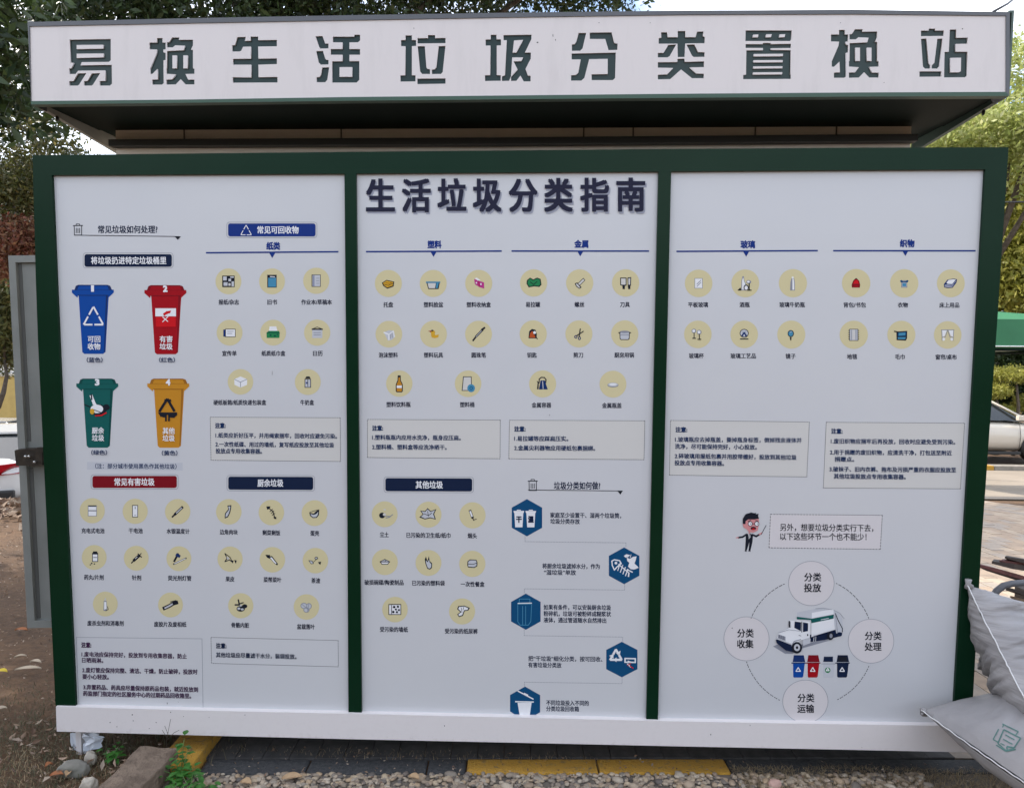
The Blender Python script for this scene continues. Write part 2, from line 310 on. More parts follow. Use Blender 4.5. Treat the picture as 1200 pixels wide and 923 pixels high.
# --- print helpers: everything is laid on the panel in its own plane
INK = dict(k=ink('black', (.012, .014, .022)), n=ink('navy', (.008, .016, .045)), b=ink('blue', (.012, .035, .19)), t=ink('navy_text', (.012, .03, .09)),
           w=ink('white', (.74, .74, .75)), r=ink('red', (.33, .006, .012)), R=ink('bright_red', (.55, .01, .015)), g=ink('green', (.02, .20, .07)), G=ink('bin_green', (.008, .095, .085)),
           y=ink('amber', (.50, .22, .02)), Y=ink('yellow', (.60, .34, .03)), c=ink('cyan', (.06, .24, .38)), h=ink('hex_blue', (.006, .065, .16)), s=ink('sand_disc', (.60, .53, .31)),
           e=ink('note_beige', (.58, .565, .535)), E=ink('circle_grey', (.62, .585, .585)), m=ink('magenta', (.45, .04, .22)), B=ink('bin_blue', (.006, .06, .29)), a=ink('grey', (.24, .25, .29)),
           l=ink('pale_grey', (.50, .51, .54)), o=ink('heading_shadow', (.32, .335, .40)), H=ink('heading', (.022, .023, .045)), p=ink('skin', (.60, .25, .25)), M=ink('maroon_text', (.05, .02, .055)),
           q=ink('cap_text', (.02, .022, .04)), O=ink('orange', (.45, .08, .02)), d=ink('dark_red', (.19, .006, .012)), D=ink('deep_blue', (.01, .03, .12)), T=ink('dark_teal', (.005, .055, .05)), U=ink('dark_amber', (.30, .12, .015)))
LAY = .00016
class Print:
    def __init__(s, name, panel, base=1): s.n, s.p, s.v, s.f, s.i, s.m, s.l = name, panel, [], [], [], [], base
    def mi(s, c):
        if c not in s.m: s.m.append(c)
        return s.m.index(c)
    def poly(s, pts, c, up=1):
        b = len(s.v); s.l += up; s.v += [K(x, y, -LAY * s.l) for x, y in pts]
        ar = sum(pts[i][0] * pts[(i + 1) % len(pts)][1] - pts[(i + 1) % len(pts)][0] * pts[i][1] for i in range(len(pts)))
        ids = list(range(b, b + len(pts))); s.f.append(ids if ar < 0 else ids[::-1]); s.i.append(s.mi(c)); return s
    def ell(s, cx, cy, rx, ry=None, c='k', n=20, up=1):
        ry = ry or rx; return s.poly([(cx + rx * math.cos(6.2832 * k / n), cy + ry * math.sin(6.2832 * k / n)) for k in range(n)], c, up)
    def ring(s, cx, cy, rx, ry, wd, c, n=40):
        s.l += 1
        for k in range(n):
            a, b2 = 6.2832 * k / n, 6.2832 * (k + 1) / n
            s.poly([(cx + (rx + q) * math.cos(t), cy + (ry + q) * math.sin(t)) for t, q in ((a, 0), (b2, 0), (b2, -wd), (a, -wd))], c, 0)
        return s
    def line(s, pts, wd, c, close=False):
        s.l += 1; pts = list(pts) + ([pts[0]] if close else [])
        for i in range(len(pts) - 1):
            (x0, y0), (x1, y1) = pts[i], pts[i + 1]; L = math.hypot(x1 - x0, y1 - y0) or 1
            nx, ny = -(y1 - y0) / L * wd / 2, (x1 - x0) / L * wd / 2; ex, ey = (x1 - x0) / L * wd * .35, (y1 - y0) / L * wd * .35
            s.l += .06; s.poly([(x0 - ex + nx, y0 - ey + ny), (x1 + ex + nx, y1 + ey + ny), (x1 + ex - nx, y1 + ey - ny), (x0 - ex - nx, y0 - ey - ny)], c, 0)
        return s
    def dash(s, pts, c, on=1.7, off=1.1, wd=.62, close=True):
        s.l += 1; pts = list(pts) + ([pts[0]] if close else [])
        for i in range(len(pts) - 1):
            (x0, y0), (x1, y1) = pts[i], pts[i + 1]; L = math.hypot(x1 - x0, y1 - y0); dx, dy = (x1 - x0) / L, (y1 - y0) / L; t = 0
            while t < L - .3:
                e = min(t + on, L); nx, ny = -dy * wd / 2, dx * wd / 2
                s.poly([(x0 + dx * t + nx, y0 + dy * t + ny), (x0 + dx * e + nx, y0 + dy * e + ny), (x0 + dx * e - nx, y0 + dy * e - ny), (x0 + dx * t - nx, y0 + dy * t - ny)], c, 0); t += on + off
        return s
    def text(s, t, x0, x1, y, c='q', h=5.8, y2=None, bold=.022, dx=0, dy=0, res=2):
        V, P, bb = glyphs(t, 0, res); s.l += 1
        if y2 is None: y2 = y
        w_ = bb[1] - bb[0]; k = h / .92; e = bold * k
        offs = [(-e, -e * .8), (e, e * .8), (-e, e * .8), (e, -e * .8)] if bold < .03 else [(-e, -e), (e, -e), (-e, e), (e, e), (0, 0), (-e, 0), (e, 0), (0, e), (0, -e)]
        for ox, oy in offs:                   # overprinted a hair apart: heavier strokes
            b = len(s.v); s.l += .13
            for gx, gy in V:
                q = (gx - bb[0]) / w_; s.v.append(K(x0 + e + (x1 - x0 - 2 * e) * q + dx + ox, y + (y2 - y) * q - (gy - .38) * k + dy + oy, -LAY * s.l))
            s.f += [[b + i for i in q] for q in P]; s.i += [s.mi(c)] * len(P)
        return s
    def done(s, label=None):
        if not s.v: return
        o = mesh(s.n, s.v, s.f, [INK[c] for c in s.m], panels[s.p], s.i)
        return tag(o, label) if label else o
_gc = {}
def glyphs(t, bold, res):
    if (t, bold) in _gc: return _gc[(t, bold)]
    c = bpy.data.curves.new('t', 'FONT'); c.body = t; c.resolution_u = res
    o = bpy.data.objects.new('t', c); COL.objects.link(o); bpy.context.view_layer.update()
    me = bpy.data.meshes.new_from_object(o); bpy.data.objects.remove(o)
    V = [(v.co.x, v.co.y) for v in me.vertices]; P = [tuple(p.vertices) for p in me.polygons]
    if me.polygons and me.polygons[0].normal.z < 0: P = [q[::-1] for q in P]
    bpy.data.meshes.remove(me); bpy.data.curves.remove(c)
    xs = [v[0] for v in V] or [0, 1]; _gc[(t, bold)] = (V, P, (min(xs), max(xs))); return _gc[(t, bold)]
def rrect(x0, y0, x1, y1, rr, sk=0):
    o = []
    for cx, cy, a in ((x1 - rr, y0 + rr, -90), (x1 - rr, y1 - rr, 0), (x0 + rr, y1 - rr, 90), (x0 + rr, y0 + rr, 180)):
        o += [(cx + rr * math.cos(R(a + k * 22.5)), cy + rr * math.sin(R(a + k * 22.5)) + sk * (cx - x0) / (x1 - x0)) for k in range(5)]
    return o
def badge(p, x0, y0, x1, y1, c, t, tx0, tx1, ty, h=8.6, sk=0):
    q = Print('badge', p); q.line(rrect(x0 - 1.6, y0 - 1.5, x1 + 1.6, y1 + 1.5, 3.2, sk), .45, 'a', True); q.poly(rrect(x0, y0, x1, y1, 2.6, sk), c)
    q.text(t, tx0, tx1, ty, 'w', h, res=3); return q
def hexa(q, cx, cy, w_, h_, c='h'): q.poly([(cx, cy - h_), (cx + w_, cy - h_ * .54), (cx + w_, cy + h_ * .54), (cx, cy + h_), (cx - w_, cy + h_ * .54), (cx - w_, cy - h_ * .54)], c)
def bin_icon(p, x, y):
    q = Print('bin_symbol', p); q.line([(x - 5.2, y - 5), (x + 5.8, y - 5.2)], 1, 'k'); q.line([(x - 2, y - 5.6), (x - 1.5, y - 7), (x + 2, y - 7), (x + 2.6, y - 5.6)], .8, 'k')
    q.line([(x - 4, y - 4.6), (x - 3.8, y + 6), (x + 4.6, y + 6), (x + 4.6, y - 4.6)], .8, 'k')
    for d in (-1.6, .3, 2.2): q.line([(x + d, y - 2), (x + d, y + 3.4)], .7, 'k')
    q.done()
def tri_sym(q, cx, cy, w_, h_, c, wd):
    a, b2, d = (cx, cy - h_ / 2), (cx + w_ / 2, cy + h_ / 2), (cx - w_ / 2, cy + h_ / 2)
    for (x0, y0), (x1, y1) in ((a, b2), (b2, d), (d, a)):
        P_ = lambda t: (x0 + (x1 - x0) * t, y0 + (y1 - y0) * t)
        q.line([P_(.03), P_(.42)], wd, c); q.line([P_(.58), P_(.94)], wd, c)

# ---- panel 1
bin_icon(0, 91, 269.5)
Print('heading_text', 0).text('常见垃圾如何处理?', 114.8, 184.6, 268.8, 'n', 8.8, res=3).line([(87, 275.6), (210, 277.2)], .8, 'k').poly([(204.5, 277), (212, 277.2), (208.3, 281)], 'k').done()
badge(0, 99, 297.9, 201.3, 312.6, 'n', '将垃圾扔进特定垃圾桶里', 106.5, 195, 305.2).done()
q = badge(0, 267.3, 261.9, 369.8, 277.1, 'b', '常见可回收物', 301.5, 350, 269.4); tri_sym(q, 288.4, 269.5, 12.5, 11.5, 'w', .9); q.done()
badge(0, 108.3, 557.4, 207.2, 571.4, 'd', '常见有害垃圾', 134, 181, 564.4).done()
badge(0, 267.5, 558.2, 367, 573.4, 'n', '厨余垃圾', 301.7, 332, 565.7, sk=.4).done()
def title(p, t, x0, x1, y, lx0, lx1, ly, tx, ly2=None):
    ly2 = ly if ly2 is None else ly2
    Print('column_title', p).text(t, x0, x1, y, 'b', 8.6, bold=.04, res=3).line([(lx0, ly), (lx1, ly2)], 1.8, 'b').poly([(tx - 3.6, ly), (tx + 3.6, ly), (tx, ly + 6.2)], 'b').done()
title(0, '纸类', 312, 328.4, 288.2, 242, 396, 296.2, 319, 295)
title(1, '塑料', 501, 517.5, 286.5, 429.5, 587.3, 294.9, 508, 294.2); title(1, '金属', 673, 689.6, 285.9, 600, 760, 294.2, 680, 294.2)
title(2, '玻璃', 867.8, 885, 286.4, 793.3, 957.8, 294.6, 874.4, 293.7); title(2, '织物', 1054.5, 1071.8, 285.2, 977, 1142.7, 293.8, 1061, 293.9)
# pictured wheelie bins
def pbin(x, y, c, dk, num, l1, l2, tx0, tx1, ty, cap, cx0, cx1, cy, dr):
    q = Print('bin_picture', 0)
    q.poly([(x + 8, y + 8), (x + 44, y + 8), (x + 42, y + 40), (x + 39.8, y + 79), (x + 37, y + 81.2), (x + 15, y + 81.2), (x + 12.6, y + 79)], c)
    q.poly([(x + 42.6, y + 12), (x + 39.2, y + 79), (x + 38, y + 79), (x + 40.4, y + 12)], dk)
    q.poly([(x + .4, y + 6), (x + 49.4, y + 6), (x + 49.6, y + 9.4), (x + 43.6, y + 15), (x + 43, y + 12.4), (x + 7.6, y + 12.4), (x + 7, y + 15.5), (x + .4, y + 9.6)], c)
    q.poly([(x + 5, y + 1.6), (x + 8, y + .3), (x + 42, y + .3), (x + 45.4, y + 1.6), (x + 47.5, y + 6.6), (x + 3.2, y + 6.6)], dk)
    q.poly([(x + 8.5, y + 1.7), (x + 42, y + 1.7), (x + 44, y + 6.2), (x + 6.6, y + 6.2)], c)
    q.line([(x + 7.6, y + 12.6), (x + 43, y + 12.6)], .8, dk)
    nx = x + 24.5; q.text(num, nx - 1.6 if num == '1' else nx - 2.4, nx + 1.8 if num == '1' else nx + 3, y + 4.2, 'w', 9, bold=.05)
    dr(q)
    q.text(l1, tx0, tx1, ty, 'w', 7.4, res=3).text(l2, tx0, tx1, ty + 8.6, 'w', 7.4, res=3)
    q.text(cap, cx0, cx1, cy, 't', 5.6); q.done()
pbin(83.8, 333.4, 'B', 'D', '1', '可回', '收物', 102.8, 117.6, 397.2, '（蓝色）', 101.5, 120.2, 421.6, lambda q: tri_sym(q, 109.5, 369.8, 23, 21, 'w', 2))
def red(q):
    q.poly([(182, 361.2), (206.2, 361.2), (206.2, 370.6), (182, 370.6)], 'w').poly([(182.5, 371), (206, 371), (206, 383), (182.5, 383)], 'R')
    q.poly([(191, 367.5), (195, 364.6), (200.5, 364), (199.5, 366.6), (195, 368.3), (192, 370.4)], 'R').line([(190.8, 371.5), (196.5, 376.5)], 1, 'w').line([(196.8, 371), (190.6, 377)], 1, 'w')
pbin(168.8, 333.8, 'r', 'd', '2', '有害', '垃圾', 187, 202.2, 397.2, '（红色）', 186.3, 205, 421.6, red)
def kit(q):
    q.ell(115, 480, 9.5, 6.5, 'k').ell(113.5, 479, 7.5, 5, 'w').line([(107, 464), (110.5, 473), (115, 479)], 3.4, 'w').line([(107, 462), (107.5, 468)], 1.6, 'k').line([(99, 474), (105, 476.5)], 1.2, 'k')
    q.ell(124.5, 477, 3.8, 3.6, 'k').ell(108, 482, 2.6, 3.4, 'Y').line([(112, 487), (119, 486.5), (124.5, 483.5)], 1.6, 'R').line([(110, 480), (118, 483)], .8, 'k')
pbin(89, 443.2, 'G', 'T', '3', '厨余', '垃圾', 107.7, 122, 504.3, '（绿色）', 106.8, 125.5, 530, kit)
def oth(q):
    q.line([(196.5, 468), (204, 481)], 3, 'k').line([(195.5, 468), (187, 481.5)], 3, 'k').line([(193.5, 469), (199.5, 469)], 2.6, 'k')
    q.poly([(185, 483), (207.5, 483), (207.5, 486), (204, 489.5), (199, 489), (199, 493.5), (197, 493.5), (197, 486), (195.4, 486), (195.4, 493.5), (193.4, 493.5), (193.4, 489), (188, 488)], 'k')
pbin(172.2, 443.2, 'y', 'U', '4', '其他', '垃圾', 190.5, 204.8, 504.6, '（黄色）', 189.5, 208, 530.6, oth)
Print('remark_strip', 0).poly([(102, 541), (214, 542), (214, 551), (102, 550)], 'l').text('（注：部分城市使用黑色作其他垃圾）', 111.5, 207, 545.8, 't', 5.8, 546.4).done()
# note boxes
def note(p, quad, bgc, lines, col='t', solid=False, edge='k'):
    q = Print('note_box', p)
    if bgc: q.poly(quad, bgc)
    if solid: q.line(quad, .45, 'a', True)
    else: q.dash(quad, edge)
    for t, x0, x1, y, y2 in lines: q.text(t, x0, x1, y, col, 5.9, y2, bold=.045 if t == '注意:' else .024)
    q.done()
note(0, [(246.3, 488.7), (398.6, 489.3), (399, 540.5), (247.3, 539)], 'e', [('注意:', 252, 264.5, 498.5, 498.5), ('1.纸类应折好压平，并用绳索捆牢，回收时应避免污染。', 252.4, 395, 509.8, 511), ('2.一次性纸碟、用过的墙纸，复写纸应投放至其他垃圾', 252.4, 391.5, 520.3, 521.4), ('投放点专用收集容器。', 252.6, 307, 528.2, 528.6)])
note(0, [(89.3, 746.3), (236.7, 748), (238, 831), (92.5, 827.6)], None, [('注意:', 95.2, 107, 755.2, 755.4), ('1.废电池应保持完好，投放到专用收集容器，防止', 95.5, 219, 766, 768.6), ('日晒雨淋。', 96, 121, 773, 773.4), ('2.废灯管应保持完整、清洁、干燥，防止破碎，投放时', 96.3, 231.5, 784.6, 786.8), ('要小心轻放。', 96.5, 127.5, 792.2, 792.8), ('3.弃置药品、药具应尽量保持原药品包装，就近投放到', 97.5, 232, 804.5, 807.6), ('药监部门指定的社区服务中心的过期药品回收箱里。', 97.3, 224, 812, 815)], 'M', True)
note(0, [(247.2, 746.4), (396.2, 750), (396.5, 780.8), (248, 776.8)], None, [('注意:', 253, 265.5, 756.2, 756.4), ('其他垃圾应尽量滤干水分，装袋投放。', 253, 347.5, 766.8, 769)], 'n')
note(1, [(430.6, 491.3), (586.2, 492), (586, 537.3), (430.6, 535.8)], 'e', [('注意:', 436, 449, 501.5, 501.5), ('1.塑料瓶瓶内应用水洗净，瓶身应压扁。', 436, 540, 512.3, 512.9), ('2.塑料桶、塑料盒等应洗净晒干。', 436, 523.5, 523.5, 524)])
note(1, [(597, 492.2), (755.7, 492.9), (754.7, 538.4), (596.3, 537.3)], 'e', [('注意:', 602.5, 616, 502.5, 502.5), ('1.易拉罐等应踩扁压实。', 602.5, 666, 513.6, 513.9), ('2.金属尖利器物应用硬纸包裹捆绑。', 602.5, 697.5, 524.6, 525.2)])
note(2, [(785.7, 492.5), (948.5, 494.3), (945.5, 558.6), (784.5, 556.5)], 'e', [('注意:', 791.5, 805.5, 503.2, 503.4), ('1.玻璃瓶应去掉瓶盖，撕掉瓶身标签，倒掉残余液体并', 791, 939.5, 514.7, 515.8), ('洗净，尽可能保持完好，小心投放。', 791, 887, 522.8, 523.8), ('2.碎玻璃用报纸包裹并用胶带缠好，投放到其他垃圾', 790.7, 933.5, 534, 535.8), ('投放点专用收集容器。', 790.5, 848.5, 542, 542.8)])
note(2, [(968.3, 494.6), (1130.4, 495.7), (1125.5, 572.5), (964.8, 571.5)], 'e', [('注意:', 974, 987.5, 505, 505.2), ('1.废旧织物应捆牢后再投放，回收时应避免受到污染。', 973.5, 1119.5, 516.7, 517.9), ('2.用于捐赠的废旧织物，应清洗干净，打包送至附近', 972.5, 1115.5, 529.7, 530.6), ('捐赠点。', 978, 1001, 537.8, 538), ('3.破袜子、旧内衣裤、拖布及污损严重的衣服应投放至', 972, 1120.5, 549.4, 550.5), ('其他垃圾投放点专用收集容器。', 977, 1061.5, 557.7, 558.6)])
# ---- panel 2 heading
tt = '生活垃圾分类指南'; ctr = [445.8, 487.8, 529.5, 571, 613, 654.5, 696.8, 739.2]
q = Print('main_heading', 1)
for ch, cx in zip(tt, ctr): q.text(ch, cx - 17, cx + 17, 230.2 - (cx - 445) * .004, 'o', 38, bold=.028, dx=1.6, dy=1.5, res=4)
q.l += 1
for ch, cx in zip(tt, ctr): q.text(ch, cx - 17, cx + 17, 229.2 - (cx - 445) * .004, 'H', 38, bold=.027, res=4)
q.done('large dark heading with a pale drop shadow')
badge(1, 451.6, 560, 553.3, 575.2, 'n', '其他垃圾', 487, 519, 567.8, sk=.3).done()
bin_icon(1, 624, 568.5)
Print('heading_text', 1).text('垃圾分类如何做?', 649, 703.5, 568.8, 'n', 8.6, res=3).line([(619, 573.8), (729.5, 575)], .8, 'k').poly([(723.5, 575), (729.6, 575), (727, 579.2)], 'k').done()
for pts in ([(615.3, 628), (615.3, 634.3), (733.5, 635.7), (733.5, 641)], [(732, 684), (732, 691), (614.5, 689.5), (614.5, 695)], [(614.3, 737.5), (614.3, 744.3), (729.7, 746), (729.7, 751.5)], [(729, 793), (729, 800.5), (614.6, 798.8), (614.6, 804)]):
    Print('connector_line', 1).dash(pts, 'a', 1.2, .6, .6, False).done()
def wc(q, x, y, w_, h_, ch=None):
    q.poly([(x - w_ * .42, y - h_ * .36), (x + w_ * .42, y - h_ * .36), (x + w_ * .34, y + h_ / 2), (x - w_ * .34, y + h_ / 2)], 'w').poly([(x - w_ / 2, y - h_ * .46), (x + w_ / 2, y - h_ * .46), (x + w_ * .46, y - h_ * .34), (x - w_ * .46, y - h_ * .34)], 'w')
    q.line([(x - 2, y - h_ / 2), (x + 2, y - h_ / 2)], 1, 'w')
    if ch: q.text(ch, x - 3.3, x + 3.5, y + .7, 'n', 7.4, bold=.05, res=3)
q = Print('step_hexagon', 1); hexa(q, 617.5, 606.3, 17.8, 21.8); wc(q, 608, 607.5, 12.5, 20, '干'); wc(q, 622, 607.5, 12.5, 20, '湿'); q.done()
q = Print('step_hexagon', 1); hexa(q, 731.4, 662.6, 17.9, 21.5)
q.line([(717, 657), (720, 655.5), (726, 656.5), (728, 660), (723, 664), (720, 667.5), (717.5, 662), (717, 657)], 1.4, 'w').ell(721.8, 659.4, 1.6, 1.6, 'w').line([(725, 661), (737, 671)], 1.3, 'w')
for a in (0, 3, 6, 9): q.line([(726.8 + a, 659.5 + a * .8), (724 + a, 668 + a * .7)], 1.1, 'w')
q.line([(735, 667), (741, 670)], 1.4, 'w').line([(737, 671), (736.5, 675)], 1.6, 'w')
q.poly([(734.5, 653), (738, 654.5), (742, 652), (746, 651.5), (745, 656), (743.5, 660), (747, 663), (748.5, 665), (743, 667), (739, 666.5), (736, 663.5), (737.5, 659), (735, 657)], 'w').poly([(731, 651), (734, 649), (738.5, 650), (736, 652.5), (733, 653)], 'w').line([(738.5, 653), (739.5, 649.5)], .7, 'w'); q.done()
q = Print('step_hexagon', 1); hexa(q, 616.2, 716.3, 17.3, 21.2)
for a in ([(608.5, 701.5), (621, 701.5), (621, 706), (608.5, 706)], [(606.8, 707.5), (623, 707.5), (622, 728), (619, 732), (609.5, 732), (606.8, 728)], [(612.5, 710), (612.5, 732)], [(616, 710), (616, 732)]): q.line(a, .7, 'c', len(a) > 2)
q.line([(607, 706.6), (623, 706.2)], 1, 'w'); q.done()
q = Print('step_hexagon', 1); hexa(q, 728.7, 772.3, 18.3, 20.8)
tri_sym(q, 721.8, 766.6, 13.5, 12, 'w', 2.6)
for tx_, ty_, dx_, dy_ in ((724.5, 763.5, 1, 1.7), (722.5, 772.6, -1.8, 0), (716.4, 769.4, 1, -1.7)): q.poly([(tx_ + dx_ * 1.9, ty_ + dy_ * 1.9), (tx_ - dy_ * 1.6, ty_ + dx_ * 1.6), (tx_ + dy_ * 1.6, ty_ - dx_ * 1.6)], 'w')
q.line([(732.5, 771), (744.5, 771.3), (744.5, 775.6), (732.5, 775.4)], 1.6, 'w', True).line([(735.5, 777.5), (739, 781)], 1.4, 'w').line([(735.5, 779), (739, 777)], 1, 'R').line([(736, 774), (741, 776)], 1.2, 'w').line([(738.5, 780), (742, 782.5)], 1.1, 'R'); q.done()
q = Print('step_hexagon', 1); q.poly([(615.3, 803.9), (633, 814), (633, 834), (620.5, 841.2), (610, 841), (597.7, 833), (597.7, 813.8)], 'h')
q.poly([(606.5, 822.8), (623, 822.8), (620.8, 837.6), (609, 837.6)], 'w').line([(604.2, 821.6), (625, 822)], 1.4, 'w').line([(607, 809.2), (624.8, 818.6)], 1.4, 'w').line([(614.5, 812.4), (618, 814.2)], 2.2, 'w'); q.done()
for t, x0, x1, y, y2 in (('家庭至少设置干、湿两个垃圾筒，', 644.8, 728, 603.2, 604), ('垃圾分类存放', 644.8, 679.5, 610.4, 610.8), ('将厨余垃圾滤掉水分，作为', 635.5, 703, 662.8, 663.4), ('“湿垃圾”单放', 637.5, 675, 670.2, 670.5),
    ('如果有条件，可以安装厨余垃圾', 637, 716, 711, 711.6), ('粉碎机，垃圾可被粉碎成糊浆状', 637, 716, 718.5, 719.1), ('液体，通过管道随水自然排出', 637, 710.5, 726, 726.7), ('把“干垃圾”细化分类，按可回收、', 619, 706, 771, 772), ('有害垃圾分类放', 619, 658, 778.6, 779), ('不同垃圾投入不同的', 640, 690, 822.8, 823.5), ('分类垃圾回收箱', 640, 678.5, 829.8, 830.3)):
    Print('step_text', 1).text(t, x0, x1, y, 'n', 6, y2).done()

